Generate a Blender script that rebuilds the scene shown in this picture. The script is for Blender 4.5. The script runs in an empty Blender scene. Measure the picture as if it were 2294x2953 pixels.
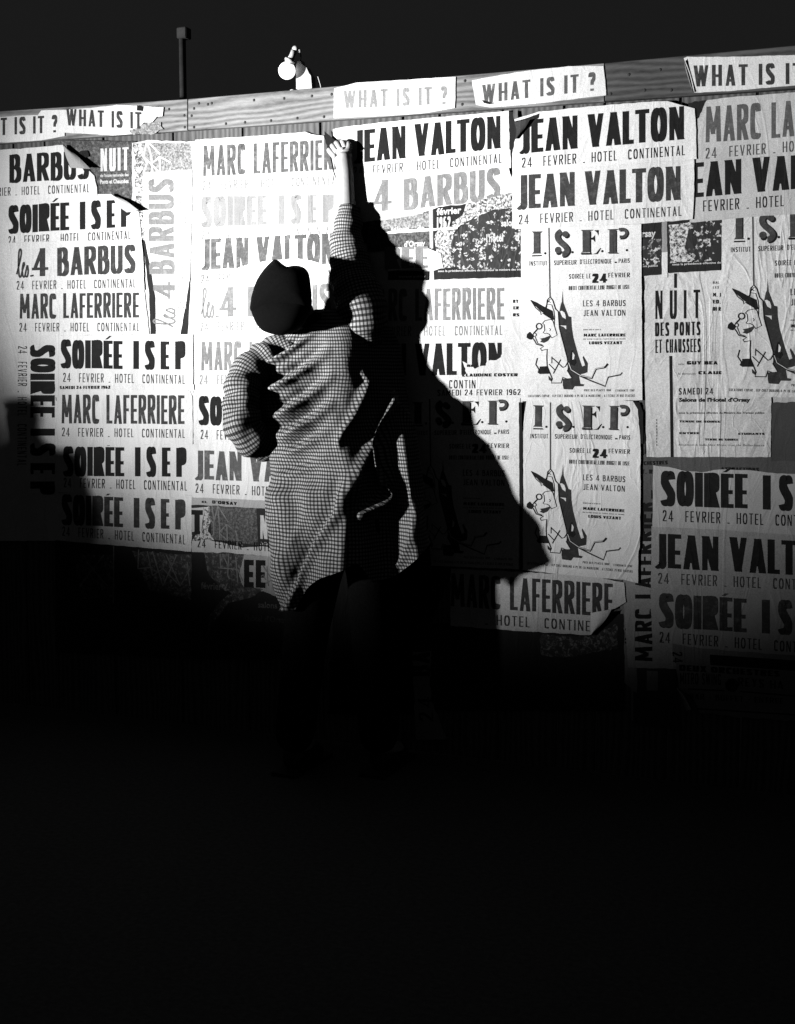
import bpy, bmesh, math, random
from mathutils import Vector, Matrix, noise
random.seed(7)
R = math.radians
scene = bpy.context.scene
col = scene.collection

# ------------------------------------------------------------------ camera
F, CX, CY = 3800.0, 1147.0, 1476.5          # focal length and centre, in photo pixels (2294 x 2953)
YAW, PITCH = R(22.7), R(-5.88)
CAM = Vector((1.86, -4.45, 1.40))
cd = bpy.data.cameras.new('camera'); cam = bpy.data.objects.new('camera', cd); col.objects.link(cam)
cd.sensor_fit = 'HORIZONTAL'; cd.sensor_width = 36; cd.lens = 36 * F / 2294
cd.clip_start = 0.05; cd.clip_end = 500
CR = Matrix.Rotation(YAW, 3, 'Z') @ Matrix.Rotation(R(90) + PITCH, 3, 'X')
cam.matrix_world = Matrix.Translation(CAM) @ CR.to_4x4()
scene.camera = cam
# ------------------------------------------------------------------ night sky, lamp, exposure
w = bpy.data.worlds.new('World'); scene.world = w; w.use_nodes = True
bg = w.node_tree.nodes['Background']; bg.inputs[0].default_value = (1, 1, 1, 1); bg.inputs[1].default_value = 0.0100
scene.view_settings.view_transform = 'Standard'; scene.view_settings.look = 'None'
scene.view_settings.exposure = 0; scene.view_settings.gamma = 1
scene.cycles.diffuse_bounces = 0      # a night street: the film records next to nothing but direct light
LAMP = Vector((-4.70, -4.80, 1.25))
def spot(name, aim, power, size, blend, radius):
    l = bpy.data.lights.new(name, 'SPOT'); l.energy = power; l.spot_size = R(size); l.spot_blend = blend
    l.shadow_soft_size = radius
    o = bpy.data.objects.new(name, l); col.objects.link(o); o.location = LAMP
    o.rotation_euler = (Vector(aim) - LAMP).to_track_quat('-Z', 'Y').to_euler()
    return o
spot('work_lamp_beam', (-0.32, 0, 2.02), 2900, 15, 1.0, 0.13)
spot('work_lamp_spill', (-0.05, 0, 2.12), 3900, 30.5, 1.0, 0.13)

# ------------------------------------------------------------------ helpers
def pix(px, py, d=0.0):
    """photo pixel -> point of the vertical plane standing d metres in front of the fence"""
    v = CR @ Vector(((px - CX) / F, -(py - CY) / F, -1.0))
    k = (-d - CAM.y) / v.y
    return CAM + v * k
def proj(p):
    q = CR.transposed() @ (Vector(p) - CAM)
    return CX + F * q.x / -q.z, CY - F * q.y / -q.z
def tag(o, label=None, cat=None, group=None, kind=None):
    if label: o['label'] = label
    if cat: o['category'] = cat
    if group: o['group'] = group
    if kind: o['kind'] = kind
    return o
def mesh(name, vs, fs, mat, parent=None, smooth=False, loc=None, uvs=None):
    """vs in world metres; the object's origin is put at loc (or inherited from the parent)"""
    o0 = Vector(loc) if loc is not None else (parent_origin(parent) if parent else Vector((0, 0, 0)))
    me = bpy.data.meshes.new(name)
    me.from_pydata([tuple(Vector(v) - o0) for v in vs], [], fs)
    if uvs:
        ul = me.uv_layers.new(name='UVMap')
        for li, l in enumerate(me.loops): ul.data[li].uv = uvs[l.vertex_index]
    if mat: me.materials.append(mat)
    if smooth:
        for p in me.polygons: p.use_smooth = True
    me.update()
    o = bpy.data.objects.new(name, me); col.objects.link(o)
    if parent:
        o.parent = parent
        if loc is not None: o.location = o0 - parent_origin(parent)
    else: o.location = o0
    return o
def parent_origin(p):
    v = Vector((0, 0, 0))
    while p: v += p.location; p = p.parent
    return v
def empty(name, loc):
    o = bpy.data.objects.new(name, None); col.objects.link(o); o.location = loc; o.empty_display_size = .1
    return o
# ------------------------------------------------------------------ materials (all neutral: the night is grey)
MATS = {}
def node(nt, t, **k):
    n = nt.nodes.new(t)
    for a, b in k.items(): setattr(n, a, b)
    return n
def base_mat(name, rough):
    m = bpy.data.materials.new(name); m.use_nodes = True
    b = m.node_tree.nodes['Principled BSDF']; b.inputs['Roughness'].default_value = rough
    b.inputs['Specular IOR Level'].default_value = .25
    return m, m.node_tree, b
def noise_tex(nt, vec, scale, detail=4, rough=.55, dist=0, stretch=None):
    if stretch:
        mp = node(nt, 'ShaderNodeMapping'); mp.inputs['Scale'].default_value = stretch
        nt.links.new(vec, mp.inputs[0]); vec = mp.outputs[0]
    n = node(nt, 'ShaderNodeTexNoise'); nt.links.new(vec, n.inputs['Vector'])
    n.inputs['Scale'].default_value = scale; n.inputs['Detail'].default_value = detail
    n.inputs['Roughness'].default_value = rough; n.inputs['Distortion'].default_value = dist
    return n.outputs[0]
def maprange(nt, v, a, b, c, d):
    m = node(nt, 'ShaderNodeMapRange'); nt.links.new(v, m.inputs[0])
    for i, x in enumerate((a, b, c, d)): m.inputs[i + 1].default_value = x
    return m.outputs[0]
def math_(nt, op, a, b=None):
    m = node(nt, 'ShaderNodeMath', operation=op)
    for i, x in enumerate((a, b)):
        if x is None: continue
        if isinstance(x, (int, float)): m.inputs[i].default_value = x
        else: nt.links.new(x, m.inputs[i])
    return m.outputs[0]
def creases(nt, pos, bsdf, strength=1.0):
    """paste wrinkles: long slanting folds and fine cockle, in world metres, shared by paper and ink"""
    a = noise_tex(nt, pos, 3.2, 3, .5, 1.6, (1.9, 1, .55))
    ridge = math_(nt, 'ABSOLUTE', math_(nt, 'SUBTRACT', a, .5))
    ridge = maprange(nt, ridge, 0, .05, 1, 0)
    a3 = noise_tex(nt, pos, 7, 2, .5, .8, (1.4, 1, .8))
    ridge2 = maprange(nt, math_(nt, 'ABSOLUTE', math_(nt, 'SUBTRACT', a3, .48)), 0, .03, .5, 0)
    b = noise_tex(nt, pos, 26, 3, .6)
    h = math_(nt, 'ADD', math_(nt, 'MULTIPLY', ridge, .0016), math_(nt, 'MULTIPLY', b, .0022))
    h = math_(nt, 'ADD', h, math_(nt, 'MULTIPLY', ridge2, .0011))
    bp = node(nt, 'ShaderNodeBump'); bp.inputs['Strength'].default_value = strength; bp.inputs['Distance'].default_value = 1.0
    nt.links.new(h, bp.inputs['Height']); nt.links.new(bp.outputs[0], bsdf.inputs['Normal'])
def print_mat(albedo, wear=.12, paper=.72, crease=.5, grain=.20):
    key = ('p', round(albedo, 3), wear, paper, crease, grain)
    if key in MATS: return MATS[key]
    m, nt, b = base_mat('ink' if albedo < .6 else 'paper', .7); b.inputs['Specular IOR Level'].default_value = .06
    pos = node(nt, 'ShaderNodeNewGeometry').outputs['Position']
    g = maprange(nt, noise_tex(nt, pos, 330, 1, .5), .25, .75, 1 - grain, 1 + grain)
    s = maprange(nt, noise_tex(nt, pos, 5, 4, .6), .3, .7, .86, 1.06)
    s = math_(nt, 'MULTIPLY', s, maprange(nt, noise_tex(nt, pos, 7, 4, .7, .6, (2.2, 1, .35)), .56, .76, 1, .80))
    v = math_(nt, 'MULTIPLY', g, s)
    if albedo < .6 and wear > 0:
        wn = noise_tex(nt, pos, 38, 5, .7, .3, (1, 1, 1.6))
        k = maprange(nt, wn, .50, .78, 0, wear * 2.2)
        c = math_(nt, 'ADD', math_(nt, 'MULTIPLY', k, paper - albedo), albedo)
        v = math_(nt, 'MULTIPLY', v, c)
    else:
        v = math_(nt, 'MULTIPLY', v, albedo)
    cb = node(nt, 'ShaderNodeCombineColor')
    for i in range(3): nt.links.new(v, cb.inputs[i])
    nt.links.new(cb.outputs[0], b.inputs['Base Color'])
    creases(nt, pos, b, crease)
    MATS[key] = m
    return m
def paper(a=.74, crease=.5): return print_mat(a, 0, a, crease)
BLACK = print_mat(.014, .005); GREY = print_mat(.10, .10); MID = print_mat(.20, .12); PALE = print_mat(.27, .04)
SOFT = print_mat(.045, .05); WHITEINK = print_mat(.62, .0, .6)
def halftone_mat(kind):
    if kind in MATS: return MATS[kind]
    m, nt, b = base_mat('printed_' + kind, .6)
    pos = node(nt, 'ShaderNodeNewGeometry').outputs['Position']
    if kind == 'foliage':
        v = maprange(nt, noise_tex(nt, pos, 105, 5, .75, .4), .44, .54, .03, .62)
    elif kind == 'dim_foliage':
        v = maprange(nt, noise_tex(nt, pos, 75, 5, .75, .4), .50, .66, .02, .22)
    elif kind == 'grain':
        v = maprange(nt, noise_tex(nt, pos, 130, 5, .8, .2), .42, .62, .08, .42)
    elif kind == 'scrub':
        v = maprange(nt, noise_tex(nt, pos, 90, 5, .8, .2), .45, .75, .018, .22)
    else:   # facets
        vo = node(nt, 'ShaderNodeTexVoronoi', feature='F1', distance='MANHATTAN'); vo.inputs['Scale'].default_value = 78
        nt.links.new(pos, vo.inputs['Vector'])
        rg = node(nt, 'ShaderNodeSeparateColor'); nt.links.new(vo.outputs['Color'], rg.inputs[0])
        n2 = noise_tex(nt, pos, 120, 3, .7)
        v = math_(nt, 'MULTIPLY', maprange(nt, rg.outputs[0], .70, .78, 0, 1), maprange(nt, n2, .46, .54, 0, .55))
        v = math_(nt, 'ADD', v, .018)
    cb = node(nt, 'ShaderNodeCombineColor')
    for i in range(3): nt.links.new(v, cb.inputs[i])
    nt.links.new(cb.outputs[0], b.inputs['Base Color']); creases(nt, pos, b, .5)
    MATS[kind] = m
    return m
def wood_mat(name, lo, hi, axis):
    m, nt, b = base_mat(name, .8)
    pos = node(nt, 'ShaderNodeNewGeometry').outputs['Position']
    oi = node(nt, 'ShaderNodeObjectInfo')
    add = node(nt, 'ShaderNodeVectorMath', operation='ADD'); nt.links.new(pos, add.inputs[0])
    sc = node(nt, 'ShaderNodeVectorMath', operation='SCALE'); sc.inputs[0].default_value = (7, 3, 5)
    nt.links.new(oi.outputs['Random'], sc.inputs['Scale']); nt.links.new(sc.outputs[0], add.inputs[1])
    p = add.outputs[0]
    st = (2.0, 1, 11) if axis == 'x' else (11, 1, 1.6)
    wv = node(nt, 'ShaderNodeTexWave', wave_type='BANDS', bands_direction='Z' if axis == 'x' else 'X')
    mp = node(nt, 'ShaderNodeMapping'); mp.inputs['Scale'].default_value = (.35, 1, 1.5) if axis == 'x' else (1.5, 1, .25)
    nt.links.new(p, mp.inputs[0]); nt.links.new(mp.outputs[0], wv.inputs['Vector'])
    wv.inputs['Scale'].default_value = 9; wv.inputs['Distortion'].default_value = 9
    wv.inputs['Detail'].default_value = 1.5; wv.inputs['Detail Scale'].default_value = .8
    fine = noise_tex(nt, p, 14, 5, .7, 0, st)
    big = noise_tex(nt, p, 4, 3, .6)
    v = math_(nt, 'ADD', math_(nt, 'MULTIPLY', wv.outputs[1], .45), math_(nt, 'MULTIPLY', fine, .9))
    v = math_(nt, 'ADD', v, math_(nt, 'MULTIPLY', big, .5))
    c = maprange(nt, v, .45, 1.35, lo, hi)
    cb = node(nt, 'ShaderNodeCombineColor')
    for i in range(3): nt.links.new(c, cb.inputs[i])
    nt.links.new(cb.outputs[0], b.inputs['Base Color'])
    bp = node(nt, 'ShaderNodeBump'); bp.inputs['Distance'].default_value = .0016; bp.inputs['Strength'].default_value = .7
    nt.links.new(v, bp.inputs['Height']); nt.links.new(bp.outputs[0], b.inputs['Normal'])
    return m
def plain(name, a, rough=.7, metal=0, nscale=40, amt=.25, bump=.0):
    m, nt, b = base_mat(name, rough)
    pos = node(nt, 'ShaderNodeNewGeometry').outputs['Position']
    n = noise_tex(nt, pos, nscale, 5, .65)
    c = maprange(nt, n, .3, .7, a * (1 - amt), a * (1 + amt))
    cb = node(nt, 'ShaderNodeCombineColor')
    for i in range(3): nt.links.new(c, cb.inputs[i])
    nt.links.new(cb.outputs[0], b.inputs['Base Color']); b.inputs['Metallic'].default_value = metal
    if bump:
        bp = node(nt, 'ShaderNodeBump'); bp.inputs['Distance'].default_value = bump
        nt.links.new(n, bp.inputs['Height']); nt.links.new(bp.outputs[0], b.inputs['Normal'])
    return m
WOOD_RAIL = wood_mat('rail_wood', .06, .32, 'x'); WOOD_PLANK = wood_mat('plank_wood', .03, .16, 'z'); WOOD_RAIL_DARK = wood_mat('darker_rail_wood', .02, .11, 'x')
IRON = plain('rusty_nail_iron', .03, .7)
def check_mat():
    m, nt, b = base_mat('checked_tweed', .95)
    b.inputs['Specular IOR Level'].default_value = .05
    uv = node(nt, 'ShaderNodeUVMap').outputs[0]
    pos0 = node(nt, 'ShaderNodeNewGeometry').outputs['Position']
    wn = node(nt, 'ShaderNodeTexNoise'); wn.inputs['Scale'].default_value = 9; nt.links.new(pos0, wn.inputs['Vector'])
    ws = node(nt, 'ShaderNodeVectorMath', operation='SCALE'); nt.links.new(wn.outputs['Color'], ws.inputs[0]); ws.inputs['Scale'].default_value = .8
    wa = node(nt, 'ShaderNodeVectorMath', operation='ADD'); nt.links.new(uv, wa.inputs[0]); nt.links.new(ws.outputs[0], wa.inputs[1])
    sp = node(nt, 'ShaderNodeSeparateXYZ'); nt.links.new(wa.outputs[0], sp.inputs[0])
    fu = math_(nt, 'FRACT', sp.outputs[0]); fv = math_(nt, 'FRACT', sp.outputs[1])
    a = math_(nt, 'LESS_THAN', fu, .42); c = math_(nt, 'LESS_THAN', fv, .46)
    ka = math_(nt, 'SUBTRACT', 1, math_(nt, 'MULTIPLY', a, .74)); kc = math_(nt, 'SUBTRACT', 1, math_(nt, 'MULTIPLY', c, .80))
    pos = node(nt, 'ShaderNodeNewGeometry').outputs['Position']
    g = maprange(nt, noise_tex(nt, pos, 420, 1), .3, .7, .75, 1.2)
    v = math_(nt, 'MULTIPLY', math_(nt, 'MULTIPLY', ka, kc), math_(nt, 'MULTIPLY', g, .40))
    cb = node(nt, 'ShaderNodeCombineColor')
    for i in range(3): nt.links.new(v, cb.inputs[i])
    nt.links.new(cb.outputs[0], b.inputs['Base Color'])
    bp = node(nt, 'ShaderNodeBump'); bp.inputs['Distance'].default_value = .004; bp.inputs['Strength'].default_value = .5
    nt.links.new(noise_tex(nt, pos, 30, 4, .6), bp.inputs['Height']); nt.links.new(bp.outputs[0], b.inputs['Normal'])
    return m
TWEED = check_mat()
SKIN = plain('skin', .42, .55, 0, 60, .08, .0006)
FELT = plain('black_felt', .003, 1.0, 0, 200, .3); HAIR = plain('dark_hair', .003, 1, 0, 200, .3)
TROUSER = plain('dark_wool', .007, 1.0, 0, 120, .3, .002); LEATHER = plain('black_leather', .015, .5)
for m_ in (FELT, TROUSER, HAIR): m_.node_tree.nodes['Principled BSDF'].inputs['Specular IOR Level'].default_value = .03

# ------------------------------------------------------------------ the ground and the road
def sheet(name, x0, x1, y0, y1, z, m, nx=1):
    o = mesh(name, [(x0, y0, z), (x1, y0, z), (x1, y1, z), (x0, y1, z)], [(0, 1, 2, 3)], m)
    return tag(o, kind='structure')
sheet('ground', -200, 200, -200, 200, -.13, plain('packed_earth', .12, .9, 0, 6, .3, .01))
def boxv(x0, x1, y0, y1, z0, z1):
    return [(x0, y0, z0), (x1, y0, z0), (x1, y1, z0), (x0, y1, z0), (x0, y0, z1), (x1, y0, z1), (x1, y1, z1), (x0, y1, z1)]
BOXF = [(0, 3, 2, 1), (4, 5, 6, 7), (0, 1, 5, 4), (1, 2, 6, 5), (2, 3, 7, 6), (3, 0, 4, 7)]
tag(mesh('pavement', boxv(-14, 14, -2.6, .3, -.125, 0), BOXF, plain('pavement_asphalt', .10, .9, 0, 60, .3, .003)), kind='structure')
tag(mesh('kerb', boxv(-14, 14, -2.82, -2.603, -.125, .004), BOXF, plain('granite_kerb', .16, .8, 0, 50, .2, .002)), kind='structure')
tag(mesh('road', boxv(-14, 14, -9, -2.823, -.129, -.12), BOXF, plain('road_asphalt', .10, .9, 0, 70, .3, .004)), kind='structure')

# ------------------------------------------------------------------ the fence: planks, rail boards, nails
fence = empty('hoarding_fence', (0, 0, 0))
tag(fence, 'rough timber hoarding of upright planks under a nailed horizontal board, covered in posters', 'fence')
edges = [pix(x, 500).x for x in (40, 130, 300, 500, 701, 925, 1163, 1268, 1450, 1626, 1743, 1960, 2180, 2400)]
while edges[0] > -6.2: edges.insert(0, edges[0] - random.choice((.2, .24, .28, .17)))
while edges[-1] < 5.2: edges.append(edges[-1] + random.choice((.2, .24, .28, .17)))
def top_px(x):   # line of the top of the rail in the photo
    T = [(-150, 327), (180, 305), (543, 285), (760, 271), (1000, 253), (1746, 181), (2400, 120)]
    return interp(T, x)
def bot_px(x):
    T = [(-150, 424), (49, 410), (543, 375), (760, 358), (1560, 304), (2236, 258), (2400, 247)]
    return interp(T, x)
def interp(T, x):
    if x <= T[0][0]: (a, b), (c, d) = T[0], T[1]
    elif x >= T[-1][0]: (a, b), (c, d) = T[-2], T[-1]
    else:
        for i in range(len(T) - 1):
            if T[i][0] <= x <= T[i + 1][0]: (a, b), (c, d) = T[i], T[i + 1]; break
    return b + (d - b) * (x - a) / (c - a)
RD = .030
def bevel_box(name, vs, mat, parent, bev=.003):
    o = mesh(name, vs, BOXF, mat, parent)
    bm = bmesh.new(); bm.from_mesh(o.data)
    bmesh.ops.bevel(bm, geom=bm.edges[:], offset=bev, segments=1, affect='EDGES')
    bm.to_mesh(o.data); bm.free()
    return o
for a, b in zip(edges[:-1], edges[1:]):
    xm = proj(((a + b) / 2, 0, 2.3))[0]; zt = pix(xm, top_px(xm), RD).z - .02 + random.uniform(-.012, .004)
    dy = random.uniform(0, .003)
    bevel_box('plank', boxv(a + .004, b - .004, dy, dy + .024, .01, zt), WOOD_PLANK, fence, .002)
cuts = [-1500, 541, 1744, 2900]
for a, b in zip(cuts[:-1], cuts[1:]):
    a2 = a + 1.5
    P0, P1 = pix(a2, top_px(a2), RD), pix(b, top_px(b), RD); Q0, Q1 = pix(a2, bot_px(a2), RD), pix(b, bot_px(b), RD)
    vs = []
    for (u, v, s) in ((Q0, P0, 0), (Q1, P1, 0)): pass
    f = lambda p, y: (p.x, y, p.z)
    vs = [f(Q0, -RD), f(Q1, -RD), f(Q1, -.004), f(Q0, -.004), f(P0, -RD), f(P1, -RD), f(P1, -.004), f(P0, -.004)]
    bevel_box('rail_board', vs, WOOD_RAIL_DARK if a > 1700 else WOOD_RAIL, fence, .002)  # the right-hand board takes a darker tone than the others
nail_me = None
def nail(px, py, d):
    global nail_me
    p = pix(px, py, d)
    if nail_me is None:
        bm = bmesh.new(); bmesh.ops.create_uvsphere(bm, u_segments=8, v_segments=5, radius=.0055)
        bmesh.ops.scale(bm, vec=(1, .45, 1), verts=bm.verts)
        nail_me = bpy.data.meshes.new('nail'); bm.to_mesh(nail_me); bm.free(); nail_me.materials.append(IRON)
    o = bpy.data.objects.new('nail', nail_me); col.objects.link(o); o.parent = fence; o.location = p
for (x, y) in ((488, 314), (532, 332), (533, 366), (553, 333), (560, 366), (574, 297), (611, 297), (652, 356), (707, 352), (733, 288), (782, 347),
               (820, 283), (858, 340), (900, 276), (935, 336), (957, 271), (1334, 300), (1860, 259), (1815, 214), (1905, 200), (1762, 270), (1937, 259), (1342, 232), (600, 300), (560, 312)):
    nail(x, y, RD)

# ------------------------------------------------------------------ lettering engine
FONT = {
 'A': (1.0, [('D', 0, 0, .5, 1, .85), ('D', 1, 0, .5, 1, 1), ('H', .18, .82, .22)]),
 'B': (.9, [('D', 0, 0, 0, 1, 1), ('C', [(0, 1), (.5, 1), (.84, .9), (.84, .63), (.5, .54), (0, .54)]), ('C', [(0, .54), (.55, .54), (1, .43), (1, .12), (.6, 0), (0, 0)])]),
 'C': (.85, [('C', [(1, .80), (.85, .96), (.5, 1), (.14, .93), (0, .72), (0, .28), (.14, .07), (.5, 0), (.85, .03), (1, .12)])]),
 'D': (.95, [('D', 0, 0, 0, 1, 1), ('C', [(0, 1), (.5, 1), (.92, .88), (1, .5), (.92, .12), (.5, 0), (0, 0)])]),
 'E': (.78, [('D', 0, 0, 0, 1, 1), ('H', 0, 1, 1), ('H', 0, .9, .46), ('H', 0, 1, 0)]),
 'F': (.75, [('D', 0, 0, 0, 1, 1), ('H', 0, 1, 1), ('H', 0, .85, .48)]),
 'G': (.95, [('C', [(1, .80), (.85, .96), (.5, 1), (.14, .93), (0, .72), (0, .28), (.14, .07), (.5, 0), (.85, .05), (1, .25)]), ('H', .5, 1, .42), ('D', 1, 0, 1, .42, 1)]),
 'H': (1.0, [('D', 0, 0, 0, 1, 1), ('D', 1, 0, 1, 1, 1), ('H', 0, 1, .48)]),
 'I': (0, [('D', .5, 0, .5, 1, 1)]),
 'J': (.7, [('D', 1, .22, 1, 1, 1), ('C', [(1, .26), (.98, .1), (.7, .01), (.3, 0), (0, .05)])]),
 'K': (.95, [('D', 0, 0, 0, 1, 1), ('D', .1, .4, 1, 1, .9), ('D', 1, 0, .3, .55, 1)]),
 'L': (.72, [('D', 0, 0, 0, 1, 1), ('H', 0, 1, 0)]),
 'M': (1.3, [('D', 0, 0, .08, 1, .85), ('D', 1, 0, .92, 1, 1), ('D', .5, .22, .08, 1, .95), ('D', .5, .22, .92, 1, .7)]),
 'N': (1.05, [('D', 0, 0, 0, 1, .75), ('D', 1, 0, 1, 1, .75), ('D', .95, 0, .05, 1, 1.05)]),
 'O': (1.05, [('O', )]),
 'P': (.9, [('D', 0, 0, 0, 1, 1), ('C', [(0, 1), (.5, 1), (1, .92), (1, .58), (.5, .48), (0, .47)])]),
 'Q': (1.05, [('O', ), ('D', 1, -.05, .6, .25, .8)]),
 'R': (.95, [('D', 0, 0, 0, 1, 1), ('C', [(0, 1), (.5, 1), (.92, .92), (.92, .6), (.5, .5), (0, .49)]), ('D', 1.02, 0, .45, .5, 1)]),
 'S': (.9, [('C', [(.98, .80), (.82, .96), (.5, 1), (.16, .93), (.05, .74), (.32, .57), (.68, .44), (.97, .27), (.84, .06), (.5, 0), (.18, .03), (0, .13)])]),
 'T': (.9, [('D', .5, 0, .5, 1, 1), ('H', 0, 1, 1)]),
 'U': (.95, [('D', 0, .25, 0, 1, 1), ('D', 1, .25, 1, 1, 1), ('C', [(0, .28), (.03, .14), (.22, .03), (.5, 0), (.78, .03), (.97, .14), (1, .28)])]),
 'V': (1.05, [('D', .5, 0, 0, 1, 1.05), ('D', .5, 0, 1, 1, .8)]),
 'W': (1.5, [('D', .27, 0, 0, 1, 1), ('D', .27, 0, .5, 1, .8), ('D', .73, 0, .5, 1, 1), ('D', .73, 0, 1, 1, .8)]),
 'X': (1.0, [('D', 0, 0, 1, 1, .85), ('D', 1, 0, 0, 1, 1)]),
 'Y': (1.0, [('D', .5, 0, .5, .5, 1), ('D', .5, .45, 0, 1, 1), ('D', .5, .45, 1, 1, .8)]),
 'Z': (.9, [('H', 0, 1, 1), ('H', 0, 1, 0), ('D', 0, 0, 1, 1, 1)]),
 '1': (.5, [('D', 1, 0, 1, 1, 1), ('D', .3, .75, 1, 1, .8)]),
 '2': (.9, [('C', [(0, .76), (.12, .94), (.5, 1), (.88, .93), (.95, .72), (.7, .48), (.3, .22), (0, .03)]), ('H', 0, 1, 0)]),
 '4': (1.1, [('D', .72, 0, .72, 1, 1), ('D', 0, .26, .72, 1, .65), ('H', 0, 1, .24)]),
 '6': (.9, [('C', [(.9, .95), (.5, 1), (.1, .85), (0, .5), (.05, .15), (.5, 0), (.95, .15), (.95, .42), (.5, .55), (.05, .42)])]),
 '8': (.9, [('C', [(.5, .54), (.12, .66), (.12, .9), (.5, 1), (.88, .9), (.88, .66), (.5, .54), (0, .4), (0, .12), (.5, 0), (1, .12), (1, .4), (.5, .54)])]),
 '9': (.9, [('C', [(.1, .05), (.5, 0), (.9, .15), (1, .5), (.95, .85), (.5, 1), (.05, .85), (.05, .58), (.5, .45), (.95, .58)])]),
 '?': (.8, [('C', [(0, .80), (.2, .97), (.6, 1), (.98, .87), (.95, .66), (.62, .5), (.55, .3)]), ('D', .55, 0, .55, .13, 1.1)]),
 '.': (0, [('D', .5, 0, .5, .13, 1)]), ',': (0, [('D', .2, -.1, .5, .13, 1)]), "'": (0, [('D', .5, .75, .5, 1, 1)]),
 '_': (.5, [('H', 0, 1, 0)]), '-': (.5, [('H', 0, 1, .45)]), ':': (0, [('D', .5, 0, .5, .13, 1), ('D', .5, .5, .5, .63, 1)]),
}
STY = {  # nominal letter width, stem, bar, gap, space (all in cap heights)
 'JV': (.50, .21, .13, .045, .26), 'SO': (.40, .19, .12, .03, .3), 'IS': (.42, .21, .12, .22, .3), 'ML': (.34, .125, .105, .055, .25),
 'BA': (.42, .155, .10, .05, .3), 'WH': (.42, .15, .13, .14, .32), 'SUB': (.46, .115, .095, .20, .55), 'CO': (.32, .135, .085, .09, .28),
 'SM': (.50, .13, .11, .16, .38), 'NU': (.44, .16, .10, .42, .5), 'HV': (.62, .26, .20, .10, .3), 'HX': (1.1, .42, .26, .14, .5),
}
def catmull(p, n=5):
    out = []
    q = [p[0]] + list(p) + [p[-1]]
    for i in range(1, len(q) - 2):
        for k in range(n):
            t = k / n
            out.append(tuple(.5 * ((2 * q[i][j]) + (-q[i - 1][j] + q[i + 1][j]) * t + (2 * q[i - 1][j] - 5 * q[i][j] + 4 * q[i + 1][j] - q[i + 2][j]) * t * t
                       + (-q[i - 1][j] + 3 * q[i][j] - 3 * q[i + 1][j] + q[i + 2][j]) * t ** 3) for j in (0, 1)))
    out.append(tuple(p[-1]))
    return out
def strip(p, wf, closed=False):
    """ribbon of quads along p; wf(normal) -> width"""
    L, Rr, n = [], [], len(p)
    for i in range(n):
        a = p[i - 1] if (i or closed) else p[i]; b = p[(i + 1) % n] if (i < n - 1 or closed) else p[i]
        dx, dy = b[0] - a[0], b[1] - a[1]; l = math.hypot(dx, dy) or 1e-9
        nx, ny = -dy / l, dx / l; h = wf(nx, ny, i / (n - 1)) / 2
        L.append((p[i][0] + nx * h, p[i][1] + ny * h)); Rr.append((p[i][0] - nx * h, p[i][1] - ny * h))
    qs = []
    for i in range(n if closed else n - 1):
        j = (i + 1) % n; qs.append([L[i], L[j], Rr[j], Rr[i]])
    return qs
def glyph(ch, W0, t, hb):
    acc = None
    if ch in 'ÉÈÊé': acc = ch; ch = 'E'
    k, strokes = FONT[ch]
    W = max(t, W0 * k) if k else t
    if ch in 'MW': W = max(W, 2.6 * t)
    X = lambda x: t / 2 + x * (W - t)
    Y = lambda y: hb / 2 + y * (1 - hb)
    out = []
    for s in strokes:
        if s[0] == 'D':
            _, x0, y0, x1, y1, kk = s; h = t * kk / 2
            dx = abs(X(x1) - X(x0)); dy = abs(y1 - y0); h *= min(1.6, math.hypot(dx, dy) / max(dy, 1e-6))
            out.append([[(X(x0) - h, y0), (X(x0) + h, y0), (X(x1) + h, y1), (X(x1) - h, y1)]])
        elif s[0] == 'H':
            _, x0, x1, y = s; e_ = t / 2 * (1 if x1 > .95 else .9 if (x0 == 0 and x1 > .7) else 0)
            out.append([[(X(x0) - t / 2, Y(y) - hb / 2), (X(x1) + e_, Y(y) - hb / 2), (X(x1) + e_, Y(y) + hb / 2), (X(x0) - t / 2, Y(y) + hb / 2)]])
        elif s[0] == 'O':
            pts = [(X(.5 + .5 * math.copysign(abs(math.cos(a)) ** .8, math.cos(a))), Y(.5 + .5 * math.copysign(abs(math.sin(a)) ** .9, math.sin(a))))
                   for a in [i * math.tau / 36 for i in range(36)]]
            out.append(strip(pts, lambda nx, ny, s_: t * abs(nx) + hb * abs(ny), True))
        else:
            pts = catmull([(X(a), Y(b)) for a, b in s[1]])
            out.append(strip(pts, lambda nx, ny, s_: t * abs(nx) + hb * abs(ny)))
    if acc:
        m = W * .45; d = .09 if acc != 'È' else -.09
        out.append([[(m - d * .6 - .04, 1.04), (m - d * .6 + .05, 1.04), (m + d + .06, 1.17), (m + d - .03, 1.17)]])
    return W, out
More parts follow.
